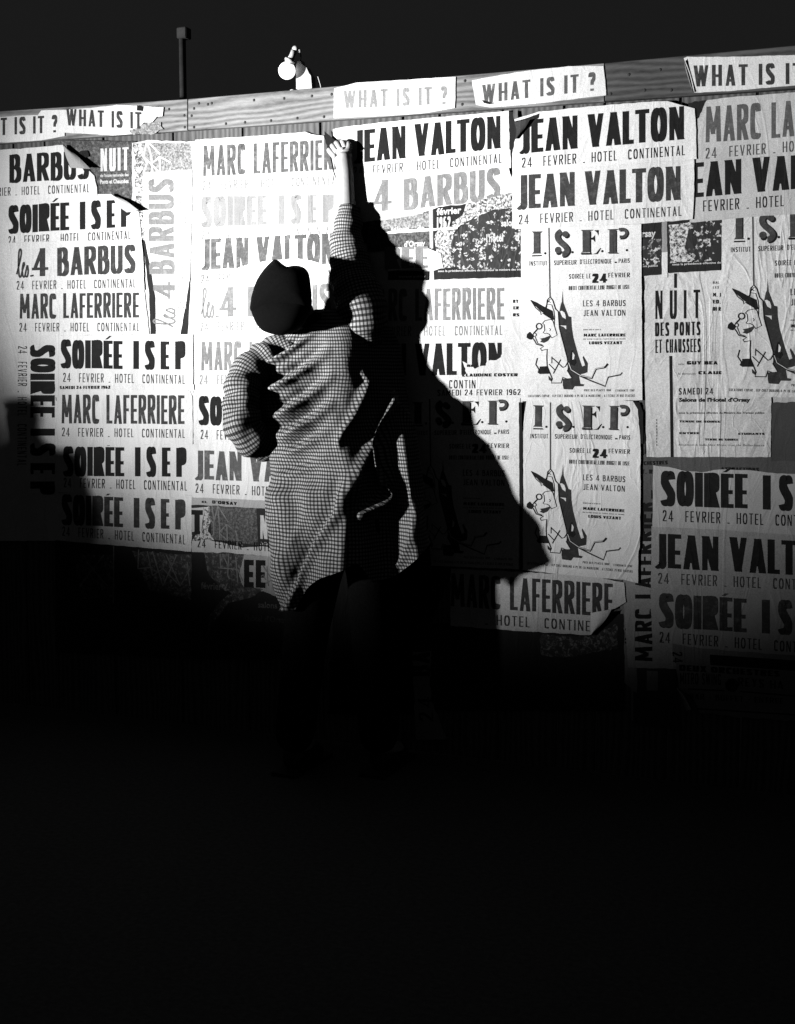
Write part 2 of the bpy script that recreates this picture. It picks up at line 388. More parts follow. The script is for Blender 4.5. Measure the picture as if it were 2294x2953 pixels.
class Ink:
    """collects flat printed shapes in photo pixels, then pastes them on the fence plane"""
    def __init__(s, d): s.d = d; s.v = []; s.f = []; s.k = 0; s.marks = []
    def poly(s, pts, dz=None):
        b = len(s.v); s.k += 1
        d = s.d + ((s.k % 6) * .00006 if dz is None else dz)
        for (x, y) in pts: s.v.append(pix(x, y, d))
        s.f.append(tuple(range(b, b + len(pts))))
    def stroke(s, quads, xf):
        s.k += 1
        for qi, q in enumerate(quads):
            b = len(s.v)
            for p in q:
                x, y = xf(p); s.v.append(pix(x, y, s.d + (s.k % 6) * .00006 + (qi % 4) * .000013))
            s.f.append(tuple(range(b, b + len(q))))
    def line(s, pts, width, xf=lambda p: p, smooth=False, taper=False, closed=False):
        if smooth: pts = catmull(pts, 4)
        s.stroke(strip(list(pts), lambda nx, ny, t: width * (1 - .7 * t if taper else 1), closed), xf)
    def text(s, txt, x0, y0, x1, y1, h, sty='SUB', xf=None, up=None):
        W0, t, hb, gap, sp = STY[sty]
        items, x = [], 0
        for c in txt:
            if c == ' ': x += sp; continue
            W, g = glyph(c, W0, t, hb)
            items.append((x, g)); x += W + gap
        tot = x - gap; dx, dy = (x1 - x0) / tot, (y1 - y0) / tot
        ux, uy = up if up else (0, -1)
        last = None
        for off, g in items:
            if last is not None and off - last > sp * .9 + .1: s.marks.append(len(s.f))
            last = off + max([max(p[0] for q in st for p in q) for st in g])
            jy = random.uniform(-.008, .008)
            for st in g:
                def m(p):
                    q = (x0 + dx * (p[0] + off) + ux * h * (p[1] + jy), y0 + dy * (p[0] + off) + uy * h * (p[1] + jy))
                    return xf(q) if xf else q
                s.stroke(st, m)
    def build(s, mat, parent, name='lettering'):
        if not s.v: return None
        if name in ('headline_lettering', 'date_lettering'):      # one part per printed word
            cuts_ = [0] + s.marks + [len(s.f)]
            for a, b in zip(cuts_[:-1], cuts_[1:]):
                if b <= a: continue
                use = sorted({i for f in s.f[a:b] for i in f}); mp = {i: k for k, i in enumerate(use)}
                mesh(name.replace('lettering', 'word'), [s.v[i] for i in use], [tuple(mp[i] for i in f) for f in s.f[a:b]], mat, parent)
            return None
        o = mesh(name, s.v, s.f, mat, parent)
        o['kind'] = 'stuff'
        return o
def lower(txt, x0, y0, x1, y1, h, mat, parent, d, bold=0.0, xf=None):
    """mixed-case line set in the built-in face, fitted to the baseline and cap height given"""
    cu = bpy.data.curves.new('line', 'FONT'); cu.body = txt; cu.size = 1; cu.offset = bold; cu.resolution_u = 2
    ob = bpy.data.objects.new('line', cu); col.objects.link(ob)
    me = ob.to_mesh(); vs = [v.co.copy() for v in me.vertices]; fs = [tuple(p.vertices) for p in me.polygons]
    ob.to_mesh_clear(); bpy.data.objects.remove(ob); bpy.data.curves.remove(cu)
    a, b = min(v.x for v in vs), max(v.x for v in vs)
    out = []
    for v in vs:
        t = (v.x - a) / (b - a); q = (x0 + (x1 - x0) * t, y0 + (y1 - y0) * t - v.y / .72 * h)
        if xf: q = xf(q)
        out.append(pix(q[0], q[1], d))
    return mesh('lettering', out, fs, mat, parent)
def ragged(pts, amp, seed=0, step=14):
    rnd = random.Random(seed + int(pts[0][0] * 7)); out = []
    for i in range(len(pts)):
        a, b = pts[i], pts[(i + 1) % len(pts)]; n = max(1, int(math.hypot(b[0] - a[0], b[1] - a[1]) / step))
        for k in range(n):
            t = k / n; j = amp
            out.append((a[0] + (b[0] - a[0]) * t + rnd.uniform(-j, j), a[1] + (b[1] - a[1]) * t + rnd.uniform(-j, j)))
    return out
def layer(n): return .0042 + n * .0013
INKUP = .00035
def poster(label, pts, lay, a=.74, rough=.8, group=None, cat='poster', name='poster', d=None, crease=.5, mat=None, step=14):
    d = layer(lay) if d is None else d
    pts = ragged(pts, rough, lay, step) if rough else pts
    front = [pix(x, y, d) for x, y in pts]; back = [v + Vector((0, .0011, 0)) for v in front]
    n = len(pts)
    fs = [tuple(range(n))] + [(i, i + n, (i + 1) % n + n, (i + 1) % n) for i in range(n)]
    c = sum(front, Vector()) / n
    o = mesh(name, front + back, fs, mat or paper(a, crease), None, loc=c)
    o['d'] = d
    return tag(o, label, cat, group)
def ink(p): return Ink(p['d'] + INKUP)
def patch(p, pts, mat, name='printed_area', up=.00015, rough=0):
    s = Ink(p['d'] + up); pp = ragged(pts, rough, 3, 9) if rough else pts
    s.poly(pp, 0); return s.build(mat, p, name)
def flap(p, A, B, liftA, liftB, mat, arch=.01, name='curled_corner', n=10, m=6):
    """a curl of paper: grid between pixel curves A and B, each with its own distance in front of the sheet"""
    Ap, Bp = catmull(A, n), catmull(B, n); k = min(len(Ap), len(Bp)); vs = []; fs = []
    res = lambda q, i: q[min(len(q) - 1, int(i * (len(q) - 1) / (k - 1)))]
    for i in range(k):
        a, b = res(Ap, i), res(Bp, i)
        la = liftA if not isinstance(liftA, (list, tuple)) else liftA[0] + (liftA[1] - liftA[0]) * i / (k - 1)
        lb = liftB if not isinstance(liftB, (list, tuple)) else liftB[0] + (liftB[1] - liftB[0]) * i / (k - 1)
        for j in range(m + 1):
            t = j / m
            vs.append(pix(a[0] + (b[0] - a[0]) * t, a[1] + (b[1] - a[1]) * t, p['d'] + .001 + la + (lb - la) * t + arch * math.sin(math.pi * t)))
    for i in range(k - 1):
        for j in range(m):
            q = i * (m + 1) + j; fs.append((q, q + 1, q + m + 2, q + m + 1))
    return mesh(name, vs, fs, mat, p, smooth=True)
DATE = '24  FEVRIER _ HOTEL  CONTINENTAL'
def date(p, x0, y0, x1, y1, h, mat, txt=DATE, up=None):
    s = ink(p); s.text(txt, x0, y0, x1, y1, h, 'SUB', up=up); s.build(mat, p, 'date_lettering')
def head(p, txt, x0, y0, x1, y1, h, sty, mat, up=None):
    s = ink(p); s.text(txt, x0, y0, x1, y1, h, sty, up=up); s.build(mat, p, 'headline_lettering')
def soiree(p, x0, y0, x1, y1, h, mat, up=None, a=.497, b=.584):
    s = ink(p); L = lambda t: (x0 + (x1 - x0) * t, y0 + (y1 - y0) * t)
    s.text('SOIRÉE', *L(0), *L(a), h, 'SO', up=up); s.marks.append(len(s.f)); s.text('ISEP', *L(b), *L(1), h, 'IS', up=up)
    s.build(mat, p, 'headline_lettering')
LES = [(0, .1), (.22, .5), (.36, .85), (.3, 1), (.18, .9), (.14, .4), (.2, .05), (.33, .03), (.48, .3), (.6, .45), (.54, .52), (.44, .3), (.48, .05), (.62, .03), (.76, .3), (.84, .42), (.9, .2), (.82, .02), (.68, .05)]
def barbus(p, xl0, xl1, x4a, x4b, xb0, xb1, y0, y1, h, mat, up=None, along=None):
    """les 4 BARBUS; along maps a running length to a pixel for the sideways sheet"""
    s = ink(p)
    if along is None:
        Y = lambda x: y0 + (y1 - y0) * (x - xb0) / (xb1 - xb0)
        s.line([(xl0 + (xl1 - xl0) * a, Y(xl0) - h * b) for a, b in LES], 5, smooth=True)
        s.line([(xl1 + 2, Y(xl1) - 2), (xl1 + 12, Y(xl1) - 4)], 5)
        s.marks.append(len(s.f)); s.text('4', x4a, Y(x4a), x4b, Y(x4b), h, 'BA'); s.marks.append(len(s.f)); s.text('BARBUS', xb0, y0, xb1, y1, h, 'BA')
    s.build(mat, p, 'headline_lettering')

# ------------------------------------------------------------------ slips pasted on the rail
RP = RD + .004
def slip(label, pts, txt, x0, y0, x1, y1, h, mat, a=.74, k=0):
    p = poster(label, pts, 0, a, .7, 'small question slips pasted along the top rail', d=RP + .0014 * k)
    s = ink(p); s.text(txt, x0, y0, x1, y1, h, 'WH'); s.build(mat, p, 'headline_lettering')
    return p
q1 = slip('WHAT IS IT ? slip at the far left end of the rail', [(-140, 340), (-20, 338), (49, 333), (110, 331), (118, 318), (186, 315), (186, 392), (120, 404), (48, 409), (-140, 416)],
          'WHAT IS IT ?', -88, 394, 165, 381, 50, SOFT)
q2 = slip('WHAT IS IT slip on the rail with its right end torn away', [(184, 316), (278, 309), (337, 302), (400, 304), (471, 309), (469, 335), (452, 336), (440, 352), (415, 352), (400, 366), (372, 376), (380, 386), (325, 390), (250, 385), (184, 382)],
          'WHAT IS IT', 191, 361, 408, 371, 48, SOFT, k=1)
patch(q2, [(395, 304), (415, 306), (412, 320), (394, 318)], BLACK, 'torn_or_shaded_hole', .0005, 1)
patch(q2, [(372, 376), (400, 362), (428, 352), (462, 352), (470, 372), (440, 386), (385, 387)], halftone_mat('grain'), 'torn_or_shaded_hole', -.0007, 2)
q3 = slip('clean brightly lit WHAT IS IT ? slip just right of the bare bulb', [(964, 254), (1029, 238), (1170, 229), (1315, 220), (1314, 265), (1312, 310), (1250, 322), (1180, 330), (963, 340)],
          'WHAT IS IT ?', 991, 312, 1290, 299, 51, PALE)
q4 = slip('WHAT IS IT ? slip with a small tear under its W', [(1361, 231), (1430, 218), (1500, 206), (1640, 190), (1741, 189), (1746, 232), (1749, 274), (1640, 287), (1560, 297), (1500, 303), (1415, 309), (1373, 302)],
          'WHAT IS IT ?', 1391, 297, 1718, 260, 53, GREY)
patch(q4, [(1390, 287), (1402, 290), (1428, 297), (1412, 300), (1396, 296)], BLACK, 'torn_or_shaded_hole', .0005)
q5 = slip('grey WHAT IS slip at the right end of the rail, left edge creased', [(1973, 167), (1983, 163), (2100, 163), (2420, 155), (2420, 236), (2240, 250), (2100, 262), (2003, 267), (1988, 210)],
          'WHAT IS IT ?', 2001, 249, 2368, 240, 61, SOFT)
flap(q5, [(1975, 175), (1990, 215), (2002, 266)], [(1973, 167), (1980, 205), (1998, 262)], .001, .008, paper(.6), .002, 'creased_edge')

# ------------------------------------------------------------------ left block of strips
G_S = 'strips headed SOIRÉE'; G_J = 'heavy J-headed name strips'; G_M = 'M-headed name strips'; G_B = 'strips headed 4 BARBUS'; G_N = 'dark NUIT photo posters'
LAT = halftone_mat('grain')
n1 = poster('black NUIT poster with white lettering behind the folded strip at top left', [(150, 402), (392, 406), (394, 500), (400, 610), (300, 600), (150, 580)], 0, group=G_N, mat=print_mat(.03, .02), rough=1.2)
patch(n1, [(150, 404), (390, 408), (390, 590), (300, 598), (150, 560)], halftone_mat('scrub'))
s = ink(n1); s.text('NUIT', 289, 494, 371, 490, 66, 'CO'); s.build(WHITEINK, n1)
lower('de l\'école nationale des', 289, 510, 371, 507, 9, WHITEINK, n1, n1['d'] + INKUP, .02)
lower('Ponts et Chaussées', 289, 529, 371, 527, 12, WHITEINK, n1, n1['d'] + INKUP, .03)
s = ink(n1); s.poly([(383, 515), (389, 515), (390, 585), (384, 587)]); s.build(WHITEINK, n1, 'printed_bar')
n2 = poster('pale grainy print with white crossed girders, above the sideways strip', [(380, 412), (425, 404), (552, 408), (562, 500), (560, 700), (445, 700), (382, 612)], 1, group=G_N, mat=paper(.7), rough=1.5)
patch(n2, [(408, 410), (550, 412), (556, 494), (408, 497)], LAT)
patch(n2, [(384, 410), (414, 415), (412, 496), (420, 560), (418, 700), (392, 640), (388, 520)], halftone_mat('foliage'), 'printed_foliage', .0002, 2)
s = ink(n2)
for L in ([(424, 405), (436, 450), (440, 494)], [(424, 405), (462, 445)], [(424, 405), (414, 450), (424, 470), (415, 496)], [(410, 448), (436, 472), (456, 493)], [(462, 450), (434, 474)], [(460, 450), (462, 494)], [(462, 452), (492, 468)], [(400, 412), (424, 406)]):
    s.line(L, 5)
s.build(WHITEINK, n2, 'printed_girders')

c0 = poster('strip pasted sideways at the left edge, its SOIRÉE headline running down the fence', [(-120, 940), (175, 945), (172, 1180), (170, 1560), (-120, 1560)], 1, group=G_S)
s = ink(c0); s.text('SOIRÉE', 88, 994, 88, 1204, 70, 'SO', up=(1, 0)); s.text('ISEP', 88, 1236, 88, 1425, 70, 'IS', up=(1, 0)); s.build(BLACK, c0, 'headline_lettering')
date(c0, 52, 998, 50, 1343, 26, SOFT, up=(1, 0))
b4 = poster('left block strip with the long M name, fourth from the top', [(-140, 840), (200, 838), (415, 832), (424, 900), (430, 963), (300, 965), (-140, 975)], 3, group=G_M)
head(b4, 'MARC LAFERRIERE', 56, 919, 401, 915, 72, 'ML', SOFT); date(b4, 56, 956, 401, 955, 25, SOFT)
b1 = poster('top left strip reading BARBUS, its upper right corner folded over', [(-140, 438), (60, 428), (182, 417), (196, 462), (225, 478), (255, 490), (272, 507), (279, 540), (281, 565), (-140, 585)], 4, group=G_B)
barbus(b1, -100, -60, -50, -10, 27, 257, 527, 514, 81, BLACK); date(b1, -83, 568, 257, 554, 24, SOFT)
flap(b1, [(183, 418), (190, 450), (204, 483)], [(185, 420), (222, 448), (262, 487)], .004, (.004, .03), print_mat(.3, .02), .012)
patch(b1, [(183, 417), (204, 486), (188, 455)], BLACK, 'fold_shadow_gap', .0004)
b2 = poster('second left strip headed SOIRÉE whose top right corner curls off the fence', [(-140, 582), (281, 560), (321, 559), (336, 578), (372, 600), (401, 610), (404, 650), (410, 692), (300, 700), (-140, 706)], 3, group=G_S)
soiree(b2, 24, 673, 377, 653, 80, BLACK); date(b2, 24, 706, 377, 689, 25, BLACK)
flap(b2, [(321, 559), (338, 590), (366, 612)], [(321, 559), (362, 578), (400, 606)], .003, (.004, .035), paper(.5), .012)
b3 = poster('third left strip reading les 4 BARBUS in dark grey', [(-140, 704), (47, 698), (250, 693), (408, 690), (414, 760), (416, 836), (250, 842), (-140, 852)], 5, group=G_B)
barbus(b3, 48, 85, 92, 139, 165, 391, 795, 787, 81, SOFT); date(b3, 48, 835, 391, 829, 25, SOFT)
# sideways strip
v1 = poster('narrow strip pasted upright with BARBUS reading upwards, dark gaps at both sides', [(412, 500), (480, 492), (553, 488), (554, 600), (551, 700), (548, 800), (536, 880), (520, 964), (450, 963), (449, 860), (436, 780), (420, 700), (413, 600)], 3, .76, group=G_B)
s = ink(v1); s.text('BARBUS', 503, 790, 500, 515, 72, 'BA', up=(-1, 0)); s.text('4', 504, 862, 504, 812, 62, 'BA', up=(-1, 0))
s.line([(505 - .0 * a - 62 * b, 942 - 58 * a) for a, b in LES], 5, smooth=True); s.build(MID, v1, 'headline_lettering')
date(v1, 537, 890, 537, 514, 23, PALE, up=(-1, 0))
g1 = poster('black sheet painted as the shade in the gap left of the upright strip', [(412, 690), (440, 700), (470, 860), (470, 962), (434, 963), (430, 850)], 1, group='painted shade sheets beside the upright strip', mat=print_mat(.018, 0), rough=1)  # black sheet stands in for the shade beside the loose strip
g2 = poster('black sheet painted as the shade in the gap right of the upright strip', [(535, 660), (553, 648), (551, 800), (541, 966), (512, 964), (520, 800)], 1.6, group='painted shade sheets beside the upright strip', mat=print_mat(.018, 0), rough=1)  # shade of the opposite gap, also put in as black colour
g0 = poster('plain blank sheet between the upright strip and the bright middle column', [(545, 408), (575, 405), (578, 690), (580, 968), (515, 968), (530, 700)], .9, .74, group='blank backing sheets')
g00 = poster('plain blank sheet showing behind the upright strip', [(385, 600), (530, 600), (530, 968), (420, 968), (400, 800)], .5, .7, group='blank backing sheets')
c1 = poster('bold black SOIRÉE strip right below the upright strip', [(163, 968), (300, 966), (430, 966), (556, 963), (557, 1050), (557, 1118), (300, 1122), (163, 1122)], 4, group=G_S)
soiree(c1, 175, 1061, 534, 1066, 81, BLACK); date(c1, 182, 1101, 533, 1107, 26, SOFT)
u1 = poster('sheet sliver with one line of small bold print under the black SOIRÉE strip', [(163, 1110), (560, 1108), (560, 1140), (163, 1140)], 5, .72, group='slivers of lower sheets')
s = ink(u1); s.text('SAMEDI 24 FEVRIER 1962', 172, 1122, 318, 1121, 9, 'HV'); s.build(BLACK, u1)
c2 = poster('strip with the M name in grey, dog-eared corner, left of the elbow', [(163, 1127), (350, 1124), (540, 1124), (549, 1128), (555, 1142), (556, 1210), (556, 1280), (300, 1284), (163, 1286)], 6, group=G_M)
head(c2, 'MARC LAFERRIERE', 177, 1221, 532, 1223, 83, 'ML', SOFT); date(c2, 179, 1258, 533, 1263, 25, SOFT)
c3 = poster('bold SOIRÉE strip, second from the bottom of the left block', [(163, 1284), (330, 1280), (556, 1279), (558, 1350), (558, 1428), (300, 1424), (163, 1420)], 4, group=G_S)
soiree(c3, 182, 1372, 537, 1375, 84, BLACK); date(c3, 184, 1405, 539, 1415, 27, BLACK)
c4 = poster('lowest SOIRÉE strip of the left block, sinking into the dark', [(160, 1420), (330, 1424), (556, 1428), (556, 1500), (551, 1591), (400, 1578), (250, 1566), (160, 1558)], 3, group=G_S)
soiree(c4, 178, 1512, 534, 1528, 86, SOFT); date(c4, 180, 1545, 534, 1570, 27, SOFT)

# ------------------------------------------------------------------ bright middle column (left of the raised arm)
d1 = poster('long M name strip at the top of the bright column, touching the hand', [(563, 402), (640, 398), (760, 390), (880, 380), (898, 386), (934, 391), (938, 420), (952, 470), (985, 560), (563, 566)], 4, .78, group=G_M)
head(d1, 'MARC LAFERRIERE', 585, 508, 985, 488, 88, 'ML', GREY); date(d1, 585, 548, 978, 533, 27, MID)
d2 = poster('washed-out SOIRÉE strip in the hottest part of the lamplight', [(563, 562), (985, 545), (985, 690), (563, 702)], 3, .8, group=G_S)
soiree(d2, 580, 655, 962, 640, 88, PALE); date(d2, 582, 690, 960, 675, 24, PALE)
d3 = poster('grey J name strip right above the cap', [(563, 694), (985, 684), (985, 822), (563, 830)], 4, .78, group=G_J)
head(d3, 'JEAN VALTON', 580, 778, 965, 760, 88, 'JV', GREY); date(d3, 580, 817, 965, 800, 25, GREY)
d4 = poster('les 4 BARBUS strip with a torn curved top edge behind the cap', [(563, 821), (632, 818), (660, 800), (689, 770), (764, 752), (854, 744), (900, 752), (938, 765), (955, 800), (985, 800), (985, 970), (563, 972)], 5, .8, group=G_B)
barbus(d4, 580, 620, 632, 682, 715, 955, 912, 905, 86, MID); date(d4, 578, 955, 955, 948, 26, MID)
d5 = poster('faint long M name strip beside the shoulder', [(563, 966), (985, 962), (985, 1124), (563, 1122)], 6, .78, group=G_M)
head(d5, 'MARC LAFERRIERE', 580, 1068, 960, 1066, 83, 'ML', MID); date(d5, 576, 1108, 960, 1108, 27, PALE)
d6 = poster('black SOIRÉE strip vanishing behind the bent elbow', [(558, 1124), (940, 1128), (940, 1286), (558, 1283)], 5, .76, group=G_S)
soiree(d6, 573, 1225, 930, 1232, 82, BLACK); date(d6, 579, 1266, 930, 1274, 27, SOFT)
d7 = poster('grey J name strip vanishing behind the jacket below the elbow', [(556, 1280), (950, 1284), (950, 1452), (780, 1444), (554, 1434)], 6, .76, group=G_J)
head(d7, 'JEAN VALTON', 561, 1382, 945, 1396, 84, 'JV', GREY); date(d7, 564, 1421, 945, 1438, 27, SOFT)
d8 = poster('thin grey sliver with small bold print under the lowest J name strip', [(553, 1430), (950, 1448), (950, 1480), (780, 1470), (553, 1462)], 4, .42, group='slivers of lower sheets')
s = ink(d8); s.text("D'ORSAY", 612, 1452, 684, 1457, 9, 'HX'); s.text("EL", 582, 1450, 598, 1451, 6, 'HX'); s.build(BLACK, d8)
n3 = poster('dark NUIT poster with white girders, its word cut off by the jacket', [(553, 1456), (604, 1458), (784, 1468), (960, 1476), (960, 1590), (720, 1580), (600, 1562), (553, 1560)], 5, group=G_N, mat=print_mat(.026, .01), rough=1)
patch(n3, [(605, 1459), (740, 1466), (745, 1572), (612, 1556)], halftone_mat('scrub'))
patch(n3, [(585, 1464), (604, 1460), (608, 1500), (600, 1530), (617, 1556), (553, 1562), (568, 1540), (580, 1530), (588, 1500)], halftone_mat('foliage'), 'printed_foliage', .0003, 2)
s = ink(n3); s.text('NUIT', 750, 1554, 842, 1560, 68, 'CO'); s.build(WHITEINK, n3)
lower("de l'école nationale des", 750, 1571, 842, 1577, 9, WHITEINK, n3, n3['d'] + INKUP, .02)
s = ink(n3)
for L in ([(628, 1458), (634, 1520), (634, 1562)], [(628, 1458), (658, 1505)], [(656, 1513), (669, 1524)], [(654, 1512), (635, 1533)], [(655, 1512), (656, 1560)], [(635, 1540), (656, 1558)], [(628, 1462), (616, 1508), (617, 1540), (610, 1548)], [(612, 1460), (617, 1500)], [(600, 1490), (617, 1510)], [(680, 1530), (684, 1548), (684, 1572)], [(684, 1552), (700, 1575)]):
    s.line(L, 3.5)
s.build(MID, n3, 'printed_girders')
n3b = poster('black capital letter fragments left of the white girders', [(551, 1465), (588, 1463), (590, 1480), (584, 1500), (580, 1530), (552, 1534)], 6, .5, group='slivers of lower sheets', rough=1.5)
s = ink(n3b); s.text('T', 552, 1540, 585, 1541, 70, 'HV'); s.build(BLACK, n3b)
d9 = poster('ragged white strip showing only the date line, under the dark girders poster', [(553, 1560), (600, 1556), (640, 1566), (700, 1578), (740, 1576), (800, 1580), (950, 1590), (950, 1612), (806, 1606), (700, 1597), (553, 1590)], 6, .6, group='slivers of lower sheets', rough=2)
date(d9, 570, 1578, 950, 1600, 24, BLACK)
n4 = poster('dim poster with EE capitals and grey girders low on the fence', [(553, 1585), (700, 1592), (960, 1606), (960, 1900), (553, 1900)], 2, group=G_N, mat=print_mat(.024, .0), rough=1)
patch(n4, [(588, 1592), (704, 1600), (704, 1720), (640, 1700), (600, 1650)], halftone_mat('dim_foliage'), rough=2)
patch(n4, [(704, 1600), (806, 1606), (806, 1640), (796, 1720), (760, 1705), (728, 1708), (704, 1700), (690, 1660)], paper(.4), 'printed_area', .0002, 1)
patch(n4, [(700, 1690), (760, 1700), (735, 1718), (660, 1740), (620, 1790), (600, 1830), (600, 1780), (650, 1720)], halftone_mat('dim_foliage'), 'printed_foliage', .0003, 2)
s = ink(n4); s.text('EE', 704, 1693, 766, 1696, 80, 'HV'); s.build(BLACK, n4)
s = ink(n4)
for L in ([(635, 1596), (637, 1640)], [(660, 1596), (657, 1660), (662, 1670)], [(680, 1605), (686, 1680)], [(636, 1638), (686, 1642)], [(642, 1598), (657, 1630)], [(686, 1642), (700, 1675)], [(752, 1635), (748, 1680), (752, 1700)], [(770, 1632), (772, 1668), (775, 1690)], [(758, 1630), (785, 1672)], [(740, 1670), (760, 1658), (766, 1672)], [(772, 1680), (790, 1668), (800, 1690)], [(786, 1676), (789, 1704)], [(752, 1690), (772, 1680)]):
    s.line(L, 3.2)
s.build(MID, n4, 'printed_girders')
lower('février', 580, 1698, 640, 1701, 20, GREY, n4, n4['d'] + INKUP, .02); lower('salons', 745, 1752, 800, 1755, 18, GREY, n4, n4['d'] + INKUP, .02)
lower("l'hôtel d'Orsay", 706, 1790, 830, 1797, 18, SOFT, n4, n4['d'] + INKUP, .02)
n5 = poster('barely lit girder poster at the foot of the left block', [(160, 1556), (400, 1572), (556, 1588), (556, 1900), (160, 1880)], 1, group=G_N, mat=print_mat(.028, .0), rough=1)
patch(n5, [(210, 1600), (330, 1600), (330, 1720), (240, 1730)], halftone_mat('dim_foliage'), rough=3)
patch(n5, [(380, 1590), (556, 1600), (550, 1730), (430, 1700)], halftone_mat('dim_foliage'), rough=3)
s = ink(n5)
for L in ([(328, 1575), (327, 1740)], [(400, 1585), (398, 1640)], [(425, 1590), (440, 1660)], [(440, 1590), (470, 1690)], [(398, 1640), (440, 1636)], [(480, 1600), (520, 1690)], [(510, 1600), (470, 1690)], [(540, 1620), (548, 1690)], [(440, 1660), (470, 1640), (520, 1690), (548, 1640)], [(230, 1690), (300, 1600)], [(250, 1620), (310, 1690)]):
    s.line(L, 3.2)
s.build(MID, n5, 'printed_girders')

patch(d1, [(936, 378), (953, 391), (978, 414), (960, 428), (949, 427), (940, 412)], print_mat(.014, 0), 'torn_or_shaded_hole', .009, 1)  # torn gap beside the hand, its shade painted as a black patch
# ------------------------------------------------------------------ column right of the arm
n6 = poster('black photo poster with faceted dome and white 1962 under the torn 4 BARBUS strip', [(1040, 560), (1250, 590), (1478, 560), (1504, 655), (1506, 799), (1380, 802), (1252, 806), (1246, 700), (1040, 700)], 3, group=G_N, mat=print_mat(.022, .0), rough=1)
patch(n6, [(1262, 600), (1320, 592), (1400, 570), (1478, 556), (1478, 600), (1420, 606), (1370, 625), (1330, 650), (1312, 670), (1303, 700), (1300, 735), (1315, 770), (1275, 775), (1262, 740), (1255, 700), (1256, 672), (1300, 640)], halftone_mat('foliage'), 'printed_foliage', .0002, 2)
patch(n6, [(1300, 740), (1302, 700), (1312, 675), (1330, 652), (1380, 622), (1426, 606), (1478, 602), (1503, 650), (1504, 774), (1320, 776)], halftone_mat('facets'), 'printed_dome', .00025, 1)
patch(n6, [(1256, 594), (1345, 588), (1335, 620), (1305, 640), (1303, 660), (1256, 662)], print_mat(.022, 0), 'printed_area', .0003)
lower('février', 1260, 620, 1331, 614, 20, WHITEINK, n6, n6['d'] + .0005, .03); 
s = Ink(n6['d'] + .0005); s.text('1962', 1260, 658, 1300, 656, 32, 'CO'); s.build(WHITEINK, n6)
lower('salons', 1446, 652, 1494, 649, 19, WHITEINK, n6, n6['d'] + .0005, .03)
lower("l'hôtel", 1403, 698, 1452, 695, 23, WHITEINK, n6, n6['d'] + .0005, .03); lower("d'", 1487, 694, 1502, 693, 23, WHITEINK, n6, n6['d'] + .0005, .03)
lower('sous la présidence effective de monsieur le ministre des tra', 1264, 784, 1503, 779, 6, WHITEINK, n6, n6['d'] + .0005, .02)
n6b = poster('dark photo print fragment with a white seam, right beside the sleeve', [(1060, 625), (1248, 598), (1250, 715), (1180, 720), (1060, 725)], 4, group=G_N, mat=halftone_mat('scrub'), rough=2)
patch(n6b, [(1100, 628), (1240, 612), (1240, 655), (1100, 662)], LAT, rough=2)
patch(n6b, [(1237, 600), (1249, 598), (1250, 716), (1240, 714)], paper(.45), 'printed_bar', .0002)
patch(n6b, [(1115, 668), (1160, 662), (1320, 654), (1320, 660), (1160, 671), (1120, 674)], paper(.74), 'torn_seam', .0011, .8)
lower('salons', 1128, 668, 1180, 665, 14, WHITEINK, n6b, n6b['d'] + .0012, .03); lower('de', 1204, 664, 1225, 663, 14, WHITEINK, n6b, n6b['d'] + .0012, .03)
lower("d'Orsay", 1166, 712, 1227, 708, 17, WHITEINK, n6b, n6b['d'] + .0005, .03)
e3 = poster('torn scrap with two grey E capitals, just right of the sleeve shadow', [(1120, 712), (1180, 712), (1235, 716), (1250, 722), (1272, 732), (1278, 770), (1252, 780), (1230, 776), (1120, 782)], 5, .76, group=G_S, rough=1.5)
s = ink(e3); s.text('REE', 1110, 775, 1235, 772, 62, 'SO'); s.build(MID, e3, 'headline_lettering')
n6c = poster('small dark caption fragment under the two grey E capitals', [(1120, 778), (1236, 782), (1236, 818), (1120, 823)], 4, group=G_N, mat=print_mat(.022, 0), rough=1)
lower('travaux publics', 1150, 800, 1228, 799, 6, WHITEINK, n6c, n6c['d'] + INKUP, .02)
e1 = poster('heavy black J name strip directly right of the raised hand', [(960, 372), (993, 366), (1100, 352), (1300, 334), (1467, 319), (1471, 400), (1475, 484), (1300, 500), (1100, 520), (970, 530)], 4, .78, group=G_J)
head(e1, 'JEAN VALTON', 1019, 470, 1446, 427, 94, 'JV', BLACK); date(e1, 1020, 508, 1447, 469, 27, SOFT)
e2 = poster('4 BARBUS strip with ragged lower edge, below the strip by the hand', [(970, 505), (1024, 499), (1180, 498), (1300, 494), (1467, 480), (1478, 520), (1480, 556), (1440, 560), (1400, 577), (1330, 590), (1279, 594), (1245, 604), (1225, 612), (1190, 622), (1140, 628), (1090, 634), (970, 650)], 5, .78, group=G_B, rough=2, step=9)
s = ink(e2); s.text('4', 1074, 610, 1130, 606, 90, 'BA'); s.text('BARBUS', 1165, 606, 1444, 572, 90, 'BA'); s.build(MID, e2, 'headline_lettering')
patch(e2, [(1376, 583), (1398, 574), (1440, 562), (1478, 558), (1474, 578), (1420, 590)], halftone_mat('foliage'), 'torn_or_shaded_hole', .0006, 2)
e4 = poster('grey long M name strip right of the dark figure, halfway down', [(1040, 806), (1250, 808), (1506, 800), (1506, 985), (1040, 990)], 5, .72, group=G_M)
head(e4, 'MARC LAFERRIERE', 1050, 926, 1455, 921, 92, 'ML', MID); date(e4, 1055, 970, 1449, 966, 28, MID)
e4b = poster('narrow margin of an under-sheet with three clipped line endings', [(1468, 830), (1506, 828), (1506, 990), (1468, 990)], 6, .72, group='slivers of lower sheets', rough=.5)
